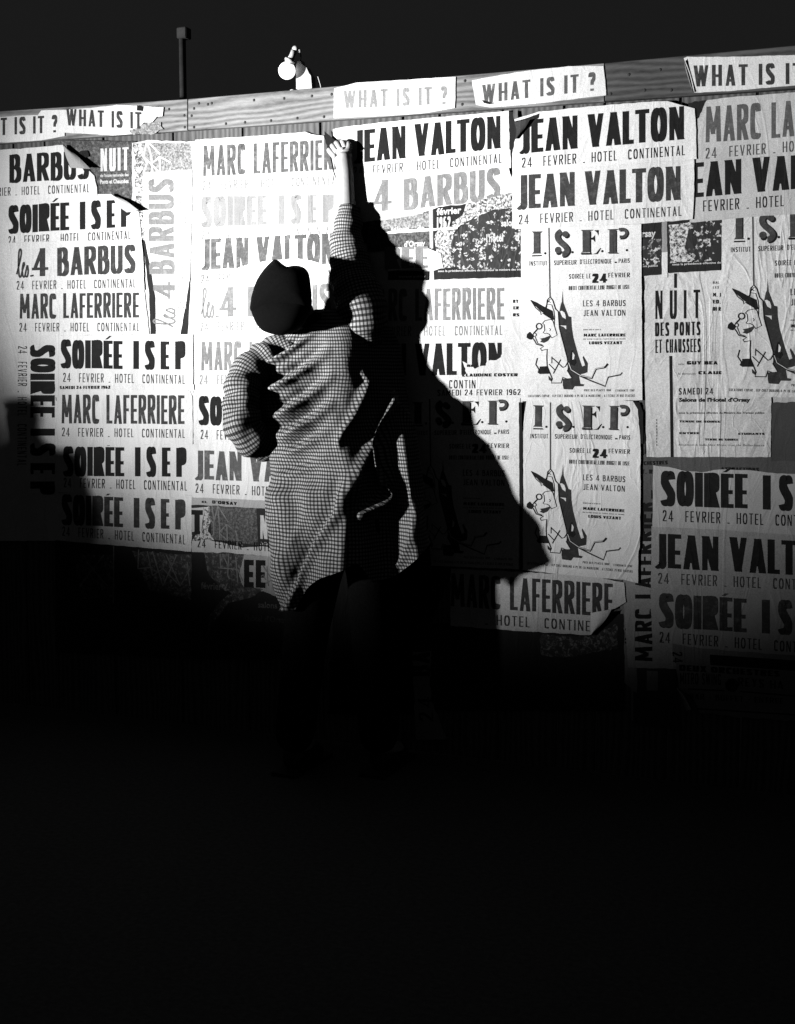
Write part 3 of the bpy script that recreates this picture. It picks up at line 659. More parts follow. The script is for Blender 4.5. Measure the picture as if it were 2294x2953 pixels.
s = ink(e4b); s.text('RY', 1480, 873, 1496, 873, 9, 'HV'); s.text('ER', 1481, 892, 1497, 892, 9, 'HV'); s.text('RS', 1480, 912, 1498, 912, 9, 'HV'); s.build(BLACK, e4b)
e5 = poster('black J name strip torn across its last letters, right of the dark figure', [(1040, 984), (1506, 984), (1508, 1160), (1040, 1160)], 7, .72, group=G_J)
head(e5, 'JEAN VALTON', 1020, 1084, 1450, 1080, 92, 'JV', BLACK)
e5b = poster('ragged sheet edge with small bold credits over the black name strip', [(1335, 1042), (1352, 1050), (1372, 1062), (1400, 1052), (1408, 1040), (1440, 1036), (1452, 1018), (1468, 1015), (1506, 1010), (1506, 1160), (1040, 1160), (1240, 1098), (1320, 1096), (1345, 1078)], 8, .72, group='slivers of lower sheets', rough=2.5, step=7)
s = ink(e5b); s.text('BEI', 1347, 1058, 1373, 1058, 7, 'HX'); s.text('CLAUDINE COSTER', 1333, 1086, 1494, 1085, 9, 'HX')
s.text('SAMEDI 24 FEVRIER 1962', 1262, 1141, 1502, 1139, 17, 'SM'); s.build(BLACK, e5b)
s = ink(e5b); s.text('CONTIN', 1296, 1120, 1372, 1120, 24, 'SUB'); s.build(BLACK, e5b, 'date_lettering')

# ------------------------------------------------------------------ the tall institute posters with the cartoon
def bil(quad):
    (ax, ay), (bx, by), (cx, cy), (dx, dy) = quad
    def f(p):   # p in zoom pixels of the master sheet
        X, Y = 1500 + p[0] / 4.2, 640 + p[1] / 4.2
        u, v = (X - 1503) / 349, (Y - 652) / 500
        return ((ax * (1 - u) + bx * u) * (1 - v) + (dx * (1 - u) + cx * u) * v, (ay * (1 - u) + by * u) * (1 - v) + (dy * (1 - u) + cy * u) * v)
    return f
def circle(cx, cy, r, n=16): return [(cx + r * math.cos(i * math.tau / n), cy + r * math.sin(i * math.tau / n)) for i in range(n)]
G_I = 'tall I.S.E.P. evening posters'
def isep(label, quad, outline, lay, a=.74, crease=.5):
    p = poster(label, outline, lay, a, .6, G_I, crease=crease)
    f = bil(quad); d = p['d']
    P = lambda ink_, pts: ink_.poly([f(q) for q in pts])
    # drop shade of the capitals, then the capitals
    s = Ink(d + .0003)
    P(s, [(150, 400), (262, 398), (276, 414), (146, 418)]); P(s, [(236, 128), (252, 132), (252, 378), (238, 376)])
    s.line([(512, 118), (470, 158), (482, 225), (552, 292), (588, 345), (560, 392), (524, 398)], 74, f, True); P(s, circle(572, 164, 36)); P(s, circle(474, 366, 36))
    P(s, [(848, 110), (866, 112), (866, 380), (850, 380)]); P(s, [(735, 380), (750, 372), (872, 372), (870, 395), (750, 397)])
    P(s, [(862, 392), (925, 375), (960, 330), (980, 310), (985, 320), (945, 388)]); P(s, [(900, 98), (958, 96), (955, 165), (935, 125)]); P(s, [(850, 195), (885, 185), (912, 155), (914, 245), (890, 215), (852, 212)])
    P(s, [(1165, 100), (1178, 104), (1178, 370), (1166, 372)]); P(s, [(1062, 372), (1190, 372), (1205, 384), (1085, 384)])
    s.line([(1215, 96), (1275, 96), (1306, 136), (1276, 184), (1218, 190)], 44, f, True)
    for c in ((308, 378), (638, 365), (1000, 352), (1297, 340)): P(s, circle(*c, 15, 12))
    s.build(BLACK, p, 'headline_shading')
    s = Ink(d + .0009)
    P(s, [(138, 112), (274, 112), (262, 128), (240, 134), (240, 360), (262, 382), (145, 384), (166, 360), (166, 134)])
    s.line([(500, 110), (456, 150), (468, 216), (540, 284), (572, 338), (545, 382), (512, 386)], 66, f, True); P(s, circle(550, 146, 38)); P(s, circle(462, 338, 40))
    P(s, [(734, 94), (890, 92), (885, 102), (848, 108), (848, 366), (738, 370), (760, 355), (758, 110)])
    P(s, [(1058, 86), (1200, 82), (1190, 92), (1164, 100), (1164, 358), (1192, 376), (1058, 374), (1084, 358), (1084, 100)])
    s.line([(1200, 88), (1262, 88), (1292, 132), (1262, 174), (1208, 178)], 34, f, True)
    s.build(print_mat(.055, .04), p, 'headline_lettering')
    s = Ink(d + .0004); s.line([(352, 70), (366, 905)], 17, f); s.build(print_mat(.07, .02), p, 'printed_cord')
    s = Ink(d + INKUP)
    s.text('INSTITUT', 115, 530, 330, 525, 56, 'SM', f); s.text('SUPÉRIEUR', 412, 522, 685, 515, 57, 'SM', f)
    s.text("D'ELECTRONIQUE", 728, 510, 1112, 502, 57, 'SM', f); s.text('DE', 1148, 497, 1180, 497, 18, 'HV', f); s.text('PARIS', 1197, 497, 1330, 493, 54, 'SM', f)
    s.text('SOIRÉE LE', 595, 688, 860, 682, 58, 'SM', f); s.text('FÉVRIER', 1072, 672, 1332, 668, 56, 'SM', f); s.text('24', 877, 738, 1058, 735, 112, 'HV', f)
    s.text('MARC LAFERRIERE', 772, 1388, 1280, 1386, 36, 'HV', f); s.text('LOUIS VEZANT', 838, 1482, 1240, 1480, 36, 'HV', f)
    s.text('24', 877, 738, 1058, 735, 112, 'HV', f)
    s.build(BLACK, p)
    s = Ink(d + INKUP)
    s.text('HOTEL CONTINENTAL_1.RUE ROUGET DE LISLE', 592, 825, 1328, 810, 50, 'CO', f)
    s.text('LES 4 BARBUS', 765, 1022, 1282, 1018, 74, 'SM', f); s.text('JEAN VALTON', 768, 1140, 1280, 1135, 74, 'SM', f)
    s.text('ORCHESTRES', 768, 1312, 985, 1310, 15, 'SM', f); s.text('DU SLOW CLUB DE PARIS AVEC LE FRANC', 768, 1425, 1280, 1422, 13, 'SM', f)
    s.text('PRIX DES PLACES 18NF', 780, 2052, 1110, 2050, 26, 'SM', f); s.text('ETUDIANTS 12NF', 1160, 2055, 1390, 2052, 26, 'SM', f)
    s.text("LOCATIONS COPAR _ FEP CHEZ DURAND 4 PL DE LA MADELEINE _ A L'ECOLE 21 RUE D'ASSAS", 98, 2122, 1392, 2118, 30, 'SM', f)
    s.build(SOFT, p)
    s = Ink(d + .00030)      # grey cast shape of the drawing
    P(s, [(518, 830), (530, 980), (560, 1060), (590, 1140), (625, 1150), (630, 1270), (650, 1400), (710, 1620), (755, 1750), (790, 1735), (760, 1640), (770, 1620), (825, 1710), (820, 1820), (780, 1835), (715, 1850), (735, 1960), (780, 1965), (770, 1990), (665, 1990), (640, 2030), (530, 2025), (520, 1975), (520, 1900), (630, 1890), (575, 1800), (580, 1760), (570, 1660), (530, 1480), (480, 1290), (475, 1100), (495, 1000), (510, 960)])
    P(s, [(345, 1860), (385, 1900), (380, 1930), (350, 1910)])
    s.line([(735, 1868), (880, 1930), (1035, 1990), (1070, 1880), (1220, 1850), (1242, 1822)], 17, f)
    P(s, [(245, 1412), (300, 1400), (365, 1375), (370, 1398), (340, 1440), (290, 1465), (245, 1450), (265, 1430)])
    s.build(print_mat(.035, .02), p, 'printed_shape')
    s = Ink(d + .0008)
    P(s, [(485, 1080), (510, 1075), (540, 1095), (556, 1140), (555, 1175), (515, 1150)]); P(s, [(488, 1252), (562, 1255), (562, 1300), (535, 1272)])
    s.build(paper(a), p, 'printed_highlight')
    s = Ink(d + .0010)
    P(s, [(135, 945), (200, 972), (300, 1030), (395, 1075), (414, 1186), (330, 1135), (240, 1070), (180, 1010)])
    P(s, [(85, 1362), (100, 1345), (120, 1328), (150, 1360), (168, 1390), (140, 1425), (110, 1420), (80, 1400)])
    P(s, [(240, 1750), (330, 1745), (370, 1838), (240, 1842), (212, 1815), (238, 1790)])
    P(s, [(625, 1555), (645, 1552), (632, 1665), (655, 1680), (672, 1660), (684, 1700), (655, 1742), (612, 1722), (600, 1672)])
    for pts, wd in (([(130, 945), (190, 1040), (250, 1090), (255, 1125), (275, 1105), (400, 1185)], 8), ([(318, 1042), (335, 940), (365, 905), (400, 950), (430, 1050), (465, 1085), (470, 1170), (480, 1290), (530, 1480), (580, 1670)], 13),
                    ([(305, 1045), (328, 995), (385, 1002), (412, 1080), (420, 1160), (416, 1260)], 8), ([(275, 1225), (300, 1195), (375, 1178), (400, 1200), (450, 1370), (385, 1403), (355, 1360), (320, 1345)], 8),
                    ([(270, 1225), (292, 1240), (300, 1310), (280, 1340), (300, 1350), (325, 1345)], 7), ([(355, 1285), (370, 1300), (360, 1320)], 6), ([(210, 1298), (165, 1350)], 14), ([(150, 1400), (180, 1440), (200, 1480), (290, 1505), (248, 1532), (262, 1556), (330, 1540), (325, 1640), (330, 1745), (392, 1900), (380, 1950), (500, 1950), (520, 1882), (570, 1902), (630, 1890), (575, 1800), (600, 1755)], 12),
                    ([(185, 1390), (215, 1470), (275, 1490)], 8), ([(212, 1648), (192, 1725), (230, 1785), (224, 1830)], 13), ([(386, 1630), (386, 1712)], 8), ([(385, 1640), (455, 1700), (520, 1762), (550, 1750), (583, 1690)], 10),
                    ([(350, 1720), (425, 1795)], 8), ([(495, 1665), (405, 1835)], 12), ([(583, 1690), (620, 1790), (730, 1860), (870, 1892), (920, 1780), (1030, 1760), (1066, 1718)], 24), ([(335, 950), (372, 975)], 6), ([(335, 975), (368, 930)], 6)):
        s.line(pts, wd, f)
    s.line(circle(232, 1262, 34, 20), 13, f, closed=True); s.line(circle(178, 1365, 20, 14), 8, f, closed=True)
    s.build(BLACK, p, 'printed_linework')
    s = Ink(d + .0017); s.line([(590, 1705), (622, 1790), (732, 1858), (866, 1888), (916, 1778), (1020, 1758)], 7, f); P(s, [(640, 1575), (664, 1612), (656, 1660), (636, 1668)]); s.build(paper(a), p, 'printed_highlight')
    return p
isep('left-hand tall I.S.E.P. poster, mostly cut by the dark slanting shadow', [(1160, 1145), (1504, 1148), (1500, 1640), (1160, 1625)], [(1156, 1143), (1500, 1148), (1500, 1400), (1497, 1642), (1160, 1628)], 9.5, .74)
isep('upper of the two fully visible tall cartoon posters', [(1503, 652), (1852, 652), (1852, 1152), (1503, 1152)], [(1503, 655), (1850, 646), (1852, 900), (1853, 1154), (1680, 1158), (1504, 1157)], 10, .76, .35)
isep('lower of the two fully visible tall cartoon posters, puckered edges', [(1508, 1153), (1855, 1165), (1845, 1661), (1500, 1632)], [(1520, 1150), (1600, 1152), (1826, 1156), (1840, 1180), (1848, 1270), (1848, 1420), (1846, 1577), (1842, 1590), (1841, 1682), (1800, 1672), (1700, 1664), (1600, 1654), (1508, 1644), (1506, 1400), (1507, 1270), (1514, 1190)], 8.5, .74, 1.0)
g3 = isep('rightmost tall I.S.E.P. poster, wrinkled and cut by the picture edge', [(2082, 607), (2470, 598), (2468, 1144), (2081, 1134)], [(2082, 610), (2470, 600), (2468, 1150), (2082, 1142)], 7, .66, 1.0)
bk = poster('black torn sheet edge showing both sides of the lower I.S.E.P. poster top', [(1500, 1150), (1530, 1150), (1524, 1200), (1514, 1240), (1504, 1260)], 6.2, group='black gaps beside the lower tall poster', mat=print_mat(.018, 0))
bk2 = poster('black torn gap at the top right corner of the lower I.S.E.P. poster', [(1822, 1158), (1846, 1160), (1856, 1190), (1856, 1280), (1840, 1280), (1830, 1220)], 7.2, group='black gaps beside the lower tall poster', mat=print_mat(.018, 0))
bk3 = poster('thin black seam between the left tall poster and its neighbour', [(1497, 1160), (1506, 1160), (1508, 1640), (1500, 1640)], 10.7, group='black gaps beside the lower tall poster', mat=print_mat(.018, 0), rough=.5)
# strips above them
f2 = poster('dark grey J name strip, lower of the two over the tall posters', [(1478, 486), (1700, 478), (2003, 456), (2003, 560), (1998, 632), (1850, 645), (1500, 660), (1478, 658)], 11.5, .72, group=G_J)
head(f2, 'JEAN VALTON', 1490, 603, 1966, 576, 98, 'JV', SOFT); date(f2, 1497, 647, 1966, 622, 28, SOFT)
f1 = poster('deep black J name strip with a torn dark corner at its first letter', [(1478, 345), (1553, 322), (1700, 306), (1900, 291), (1925, 291), (1960, 301), (2004, 312), (2008, 360), (2010, 458), (1850, 470), (1700, 482), (1478, 494)], 12.5, .76, group=G_J)
head(f1, 'JEAN VALTON', 1497, 443, 1976, 400, 96, 'JV', BLACK); date(f1, 1506, 483, 1976, 447, 29, BLACK)
patch(f1, [(1468, 320), (1480, 322), (1484, 350), (1520, 340), (1556, 326), (1556, 338), (1540, 352), (1525, 372), (1500, 388), (1486, 400), (1478, 440), (1470, 430)], print_mat(.02, 0), 'torn_or_shaded_hole', .0006, 1)
flap(f1, [(1484, 352), (1490, 375), (1487, 400)], [(1530, 342), (1515, 368), (1490, 400)], .003, (.014, .004), print_mat(.04, .0), .005)
g1_ = poster('grey M name strip at the top right, cut by the picture edge', [(2008, 330), (2040, 288), (2100, 280), (2440, 254), (2440, 440), (2300, 447), (2010, 462)], 9, .52, group=G_M)
head(g1_, 'MARC LAFERRIERE', 2035, 411, 2556, 374, 103, 'ML', print_mat(.10, .08, .5)); date(g1_, 2036, 457, 2556, 415, 31, print_mat(.08, .05, .5))
patch(g1_, [(1985, 296), (2035, 288), (2025, 320), (2012, 345), (2000, 330)], print_mat(.02, 0), 'torn_or_shaded_hole', .0006, 2)
g2_ = poster('black EAN VA strip at the right edge, first letter hidden', [(1990, 462), (2440, 440), (2440, 610), (2200, 622), (1990, 642)], 8, .52, group=G_J)
head(g2_, 'JEAN VALTON', 1953, 574, 2479, 528, 100, 'JV', BLACK); date(g2_, 1961, 614, 2477, 580, 32, BLACK)
# ------------------------------------------------------------------ photo fragments and the white NUIT poster
n7 = poster('narrow dark print fragment ending in white lettering rsay, right of the upper tall poster', [(1848, 640), (1909, 636), (1909, 791), (1848, 796)], 7, group=G_N, mat=print_mat(.022, 0), rough=.8)
patch(n7, [(1850, 690), (1908, 688), (1908, 762), (1850, 764)], halftone_mat('facets'), 'printed_dome', .0002)
lower('rsay', 1852, 683, 1892, 681, 20, WHITEINK, n7, n7['d'] + INKUP, .03); lower('aux publics', 1852, 770, 1898, 768, 6, WHITEINK, n7, n7['d'] + INKUP, .02)
n7b = poster('narrow grey sheet strip between the two dark print fragments', [(1908, 630), (1924, 628), (1926, 725), (1924, 800), (1908, 800)], 6.5, .3, group='slivers of lower sheets', rough=.8)
patch(n7b, [(1908, 728), (1926, 726), (1926, 800), (1908, 800)], paper(.7), 'printed_area', .0002)
n8 = poster('dark dome photo print with a pale halo, left of the rightmost tall poster', [(1924, 640), (2004, 630), (2084, 626), (2079, 779), (1929, 787)], 7, group=G_N, mat=print_mat(.022, 0), rough=.8)
patch(n8, [(1930, 650), (1995, 640), (1985, 680), (1975, 712), (1990, 735), (1996, 755), (1935, 757)], halftone_mat('foliage'), 'printed_foliage', .0002, 2)
patch(n8, [(1998, 640), (2083, 630), (2080, 752), (1998, 754), (1976, 712), (1985, 665)], halftone_mat('facets'), 'printed_dome', .00025, 1)
lower('sous la présidence effective du', 1940, 765, 2080, 759, 6, WHITEINK, n8, n8['d'] + INKUP, .02)
wp = poster('large white NUIT DES PONTS ET CHAUSSEES poster, long diagonal creases', [(1857, 796), (1925, 786), (2100, 775), (2228, 770), (2226, 1100), (2224, 1318), (2000, 1318), (1866, 1318), (1860, 1080), (1855, 1000)], 5, .62, .8, None, crease=1.3)
s = ink(wp)
s.text('NUIT', 1890, 920, 2020, 917, 82, 'NU'); s.text('DES PONTS', 1890, 969, 2021, 966, 39, 'CO'); s.text('ET CHAUSSEES', 1891, 1018, 2021, 1015, 39, 'CO')
s.poly([(1945, 788), (1953, 788), (1953, 830), (1945, 830)]); s.poly([(1931, 1026), (1940, 1026), (1944, 1318), (1935, 1318)])
s.text('GUY BEA', 1982, 1051, 2071, 1051, 10, 'HX'); s.text('CLAUDINE', 2015, 1079, 2125, 1079, 9, 'HX'); s.text('SAMEDI 24', 1958, 1138, 2058, 1137, 19, 'SM')
s.text('TENUE DE SOIREE', 1960, 1218, 2078, 1219, 6, 'HX'); s.text('ENTREE 20 NF', 1960, 1252, 2020, 1252, 6, 'HX') if False else None
s.text('TENUE DE SOIREE', 2034, 1270, 2130, 1271, 6, 'HV'); s.text('ETUDIANTS', 2130, 1254, 2206, 1254, 6, 'HX'); s.text('ENTREE', 1960, 1252, 2018, 1252, 6, 'HX')
for x, y, t_ in ((2057, 818, 'BAL'), (2057, 832, 'LES')): s.text(t_, x, y, x + 18, y, 7, 'SM')
for y, t_ in ((855, 'M. J'), (875, 'ED.'), (896, 'DI R')): s.text(t_, 2057, y, 2080, y, 11, 'HV')
s.build(BLACK, wp)
lower("Salons de l'Hotel d'Orsay", 1959, 1158, 2165, 1158, 11, BLACK, wp, wp['d'] + INKUP, .05)
lower('avec', 1957, 1052, 1975, 1052, 6, SOFT, wp, wp['d'] + INKUP); lower('la danseuse', 1957, 1080, 2008, 1080, 6, SOFT, wp, wp['d'] + INKUP)
lower('sous la présidence effective du Ministre des Travaux publics', 1959, 1193, 2206, 1193, 6, BLACK, wp, wp['d'] + INKUP, .02)
lower('location à salle des fêtes, rue de Bellechasse', 1959, 1285, 2206, 1287, 6, SOFT, wp, wp['d'] + INKUP)
s = ink(wp)
for k_ in range(9): s.poly([(1894, 1208 + 9 * k_), (1896, 1208 + 9 * k_), (1896, 1214 + 9 * k_), (1894, 1214 + 9 * k_)])
for y0, y1 in ((800, 835), (865, 930), (1140, 1180), (1240, 1310)): s.poly([(1856, y0), (1859, y0), (1861, y1), (1857, y1)])
s.build(SOFT, wp, 'printed_bar')
wk = poster('dark underlying strip between the tall posters and the white NUIT poster', [(1844, 790), (1868, 790), (1884, 1100), (1890, 1560), (1840, 1560), (1846, 1200)], 2, .10, group='dark lower sheets', rough=1.5)
s = ink(wk); s.poly([(1846, 1458), (1858, 1460), (1858, 1575), (1884, 1580), (1880, 1586), (1850, 1584)]); s.build(BLACK, wk)
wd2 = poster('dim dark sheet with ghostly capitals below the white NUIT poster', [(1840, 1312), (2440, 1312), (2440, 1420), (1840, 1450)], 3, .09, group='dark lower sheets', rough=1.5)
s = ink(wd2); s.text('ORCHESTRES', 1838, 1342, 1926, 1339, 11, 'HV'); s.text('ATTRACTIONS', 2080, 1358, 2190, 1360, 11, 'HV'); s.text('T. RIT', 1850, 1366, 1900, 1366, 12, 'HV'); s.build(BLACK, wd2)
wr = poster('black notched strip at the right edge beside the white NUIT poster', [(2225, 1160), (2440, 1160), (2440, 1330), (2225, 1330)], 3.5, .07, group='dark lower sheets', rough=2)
# ------------------------------------------------------------------ lower right strips
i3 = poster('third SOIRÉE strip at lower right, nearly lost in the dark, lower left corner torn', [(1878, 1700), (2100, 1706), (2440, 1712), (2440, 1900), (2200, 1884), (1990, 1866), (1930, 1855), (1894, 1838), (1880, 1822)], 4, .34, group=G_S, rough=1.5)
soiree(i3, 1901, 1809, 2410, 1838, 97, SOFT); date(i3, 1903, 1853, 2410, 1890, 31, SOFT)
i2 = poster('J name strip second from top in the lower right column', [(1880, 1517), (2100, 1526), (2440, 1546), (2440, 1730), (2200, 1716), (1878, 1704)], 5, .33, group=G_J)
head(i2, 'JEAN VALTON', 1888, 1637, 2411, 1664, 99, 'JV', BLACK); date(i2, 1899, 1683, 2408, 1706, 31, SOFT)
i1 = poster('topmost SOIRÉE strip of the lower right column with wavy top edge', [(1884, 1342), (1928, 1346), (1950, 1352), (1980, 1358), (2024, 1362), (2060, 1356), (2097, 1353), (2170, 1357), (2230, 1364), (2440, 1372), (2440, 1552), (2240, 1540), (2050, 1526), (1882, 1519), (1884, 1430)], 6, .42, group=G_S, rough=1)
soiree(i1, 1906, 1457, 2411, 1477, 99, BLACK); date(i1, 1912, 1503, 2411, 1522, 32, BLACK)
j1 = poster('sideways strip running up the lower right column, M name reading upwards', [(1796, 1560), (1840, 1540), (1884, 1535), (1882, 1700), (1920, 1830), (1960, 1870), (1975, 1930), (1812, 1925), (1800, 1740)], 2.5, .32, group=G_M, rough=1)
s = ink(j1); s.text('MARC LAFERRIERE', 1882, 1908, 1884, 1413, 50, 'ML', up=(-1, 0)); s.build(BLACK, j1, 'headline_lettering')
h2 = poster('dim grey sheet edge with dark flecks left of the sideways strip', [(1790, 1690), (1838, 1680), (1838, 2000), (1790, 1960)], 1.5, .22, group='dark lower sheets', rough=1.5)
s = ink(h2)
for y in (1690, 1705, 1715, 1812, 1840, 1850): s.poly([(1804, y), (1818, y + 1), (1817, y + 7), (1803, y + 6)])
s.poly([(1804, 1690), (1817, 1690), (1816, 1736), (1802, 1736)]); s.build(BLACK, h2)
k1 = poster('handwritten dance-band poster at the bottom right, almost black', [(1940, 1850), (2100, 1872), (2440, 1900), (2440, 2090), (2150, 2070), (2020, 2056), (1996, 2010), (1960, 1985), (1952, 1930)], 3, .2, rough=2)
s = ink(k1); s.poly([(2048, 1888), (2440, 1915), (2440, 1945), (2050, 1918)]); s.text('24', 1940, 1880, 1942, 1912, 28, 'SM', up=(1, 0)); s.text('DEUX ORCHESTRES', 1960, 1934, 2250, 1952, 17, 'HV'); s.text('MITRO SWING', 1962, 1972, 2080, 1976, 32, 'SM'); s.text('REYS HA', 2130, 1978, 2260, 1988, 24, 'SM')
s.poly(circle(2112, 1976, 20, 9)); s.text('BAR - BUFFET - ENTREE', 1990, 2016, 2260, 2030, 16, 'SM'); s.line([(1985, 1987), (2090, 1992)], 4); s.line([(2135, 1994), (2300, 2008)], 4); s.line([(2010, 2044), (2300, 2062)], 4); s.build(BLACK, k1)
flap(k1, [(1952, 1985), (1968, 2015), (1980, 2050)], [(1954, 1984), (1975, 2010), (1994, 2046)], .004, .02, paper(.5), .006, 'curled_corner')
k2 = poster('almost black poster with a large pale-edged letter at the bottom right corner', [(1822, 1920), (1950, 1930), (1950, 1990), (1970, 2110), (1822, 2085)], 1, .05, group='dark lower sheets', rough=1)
s = ink(k2); s.line([(1824, 1922), (1824, 2080)], 7); s.poly([(1866, 1934), (1898, 1936), (1898, 1992), (1866, 1992)]); s.build(print_mat(.2, 0), k2)
# strip below the tall posters
hz = poster('LAFERRIERE-length grey name strip torn off at its lower right, under the tall posters'.replace('LAFERRIERE-length', 'long'), [(1300, 1640), (1560, 1652), (1700, 1660), (1802, 1680), (1806, 1735), (1790, 1748), (1762, 1758), (1740, 1790), (1722, 1815), (1705, 1832), (1600, 1826), (1480, 1818), (1300, 1805)], 5, .6, group=G_M, rough=1.5)
head(hz, 'MARC LAFERRIERE', 1300, 1748, 1768, 1779, 95, 'ML', SOFT); date(hz, 1400, 1801, 1702, 1821, 30, SOFT, '_ HOTEL  CONTINE')
flap(hz, [(1704, 1768), (1704, 1800), (1704, 1830)], [(1765, 1757), (1745, 1790), (1706, 1832)], .001, (.022, .006), paper(.6), .008)
nz2 = poster('added black print sheet keeping the fence dark low behind the legs', [(950, 1560), (1330, 1580), (1210, 1880), (1205, 2060), (950, 2060)], 1.9, group='dark lower sheets', mat=print_mat(.008, 0), rough=1.5)  # added so the lamplit planks between the legs stay black
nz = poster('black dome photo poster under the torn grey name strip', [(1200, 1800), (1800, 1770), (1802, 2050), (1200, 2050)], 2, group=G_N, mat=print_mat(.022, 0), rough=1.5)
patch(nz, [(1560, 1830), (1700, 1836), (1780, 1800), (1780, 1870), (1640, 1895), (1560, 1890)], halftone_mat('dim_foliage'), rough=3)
bz = poster('faint upright strip reading BA low between the legs and the shadow', [(1190, 1880), (1244, 1878), (1240, 1960), (1244, 2020), (1290, 2132), (1200, 2135)], 4, .3, group=G_B, rough=2)
s = ink(bz); s.text('BA', 1240, 1950, 1240, 1880, 50, 'BA', up=(-1, 0)); s.text('24', 1250, 2080, 1245, 2010, 40, 'SUB', up=(-1, 0)); s.build(BLACK, bz)
# white backing behind the bright column so no plank shows in its joints
poster('large pale backing sheet behind the bright middle strips', [(563, 415), (940, 398), (985, 440), (985, 1480), (556, 1440)], 1.2, .72, group='blank backing sheets', rough=1)
poster('large pale backing sheet right of the figure', [(1000, 640), (1500, 700), (1500, 1640), (1100, 1600), (1000, 1400)], 1.4, .7, group='blank backing sheets', rough=1)
poster('large pale backing sheet at the far right', [(1478, 470), (2440, 400), (2440, 1340), (1860, 1330), (1860, 800), (1500, 800)], 1.7, .5, group='blank backing sheets', rough=1)
poster('large pale backing sheet at the far left', [(-140, 500), (400, 620), (556, 1440), (160, 1550), (-140, 1500)], .3, .6, group='blank backing sheets', rough=1)

# ------------------------------------------------------------------ bulb on its stub, cable, far mast
def tube(name, pts, rad, mat, parent=None, seg=10, smooth=True, caps=True, loc=None):
    vs, fs = [], []
    pts = [Vector(p) for p in pts]; n = len(pts)
    rad = rad if isinstance(rad, (list, tuple)) else [rad] * n
    prev = None
    for i, p in enumerate(pts):
        t = (pts[min(i + 1, n - 1)] - pts[max(i - 1, 0)]).normalized()
        u = (prev - t * prev.dot(t)).normalized() if prev else t.orthogonal().normalized()
        prev = u; v = t.cross(u)
        for k in range(seg):
            a = k * math.tau / seg; vs.append(p + (u * math.cos(a) + v * math.sin(a)) * rad[i])
    for i in range(n - 1):
        for k in range(seg):
            a = i * seg + k; b = i * seg + (k + 1) % seg; fs.append((a, b, b + seg, a + seg))
    if caps: fs.append(tuple(range(seg - 1, -1, -1))); fs.append(tuple(range((n - 1) * seg, n * seg)))
    return mesh(name, vs, fs, mat, parent, smooth, loc)
def ball(name, c, r, mat, parent, sq=(1, 1, 1), seg=24):
    bm = bmesh.new(); bmesh.ops.create_uvsphere(bm, u_segments=seg, v_segments=seg // 2, radius=r)
    bmesh.ops.scale(bm, vec=sq, verts=bm.verts)
    vs = [v.co + Vector(c) for v in bm.verts]; fs = [tuple(v.index for v in f.verts) for f in bm.faces]; bm.free()
    return mesh(name, vs, fs, mat, parent, True)
RAW = plain('pale_sawn_wood', .5, .8, 0, 90, .12, .001)
st = [(855, 300), (854, 188), (858, 176), (866, 172), (870, 183), (884, 194), (891, 210), (897, 218), (900, 257), (902, 300)]
fr = [pix(x, y, .004) for x, y in st]; n = len(fr)
stub = mesh('splintered_post', fr + [v + Vector((0, .035, 0)) for v in fr], [tuple(range(n))] + [(i, i + n, (i + 1) % n + n, (i + 1) % n) for i in range(n)] + [tuple(range(2 * n - 1, n - 1, -1))], RAW, None, loc=fr[0])
tag(stub, 'short pale splintered timber post rising behind the rail beside the bulb', 'post')
lampo = empty('bare_bulb_lamp', pix(838, 168, .03)); tag(lampo, 'bare round light bulb in a tilted socket above the rail', 'lamp')
bm_, nt, b = base_mat('bulb_glass', .3); b.inputs['Base Color'].default_value = (.8, .8, .8, 1)
b.inputs['Emission Color'].default_value = (1, 1, 1, 1); b.inputs['Emission Strength'].default_value = 1.4
ball('bulb', pix(828, 203, .03), .0315, bm_, lampo)
CER = plain('white_porcelain', .6, .3, 0, 60, .1); BRS = plain('dull_brass', .6, .4, .0)
tube('socket', [pix(834, 182, .03), pix(838, 172, .03), pix(843, 160, .03), pix(849, 146, .03)], [.018, .014, .0105, .012], CER, lampo, 14)
tube('socket_ring', [pix(835, 177, .03), pix(837, 172, .03), pix(838, 169, .03)], [.019, .0205, .018], BRS, lampo, 16)
ball('hanging_hook', pix(851, 140, .03), .0115, BRS, lampo, (1, .6, 1), 12); ball('clamp_screw', pix(864, 146, .02), .008, CER, lampo, (1, 1, 1), 10)
tube('hook_arm', [pix(851, 140, .03), pix(864, 146, .02), pix(868, 160, .008), pix(866, 176, .004)], .003, IRON, lampo, 8)
cab = tube('loose_wire', [pix(917, 220, .0), pix(921, 232, .0), pix(925, 246, .0), pix(927, 262, 0), pix(927, 280, 0)], .0016, CER, None, 6, loc=pix(927, 280, 0))
tag(cab, 'short loose curved wire end sticking up behind the rail', 'wire')
kn = ball('cable_knot', pix(843, 262, .012), .0085, CER, None, (1.3, .8, .8), 12); kn.data.transform(Matrix.Translation(-pix(843, 262, .012))); kn.location = pix(843, 262, .012)
tag(kn, 'small pale cable knot lying on top of the rail under the bulb', 'cable')
mast = empty('lamp_mast', (pix(527, 280, -.2).x, .2, -.13)); tag(mast, 'slim dim pole with a square cap standing behind the fence at upper left', 'pole')
MST = plain('mast_concrete', .045, .8, 0, 25, .4)
p0, p1 = pix(530, 350, -.2), pix(531, 112, -.2)
tube('shaft', [(p0.x, .2, -.13), (p0.x, .2, p1.z)], [.017, .014], MST, mast, 10)
bevel_box('cap', boxv(p1.x - .022, p1.x + .022, .178, .222, p1.z, pix(531, 80, -.2).z), MST, mast, .004)

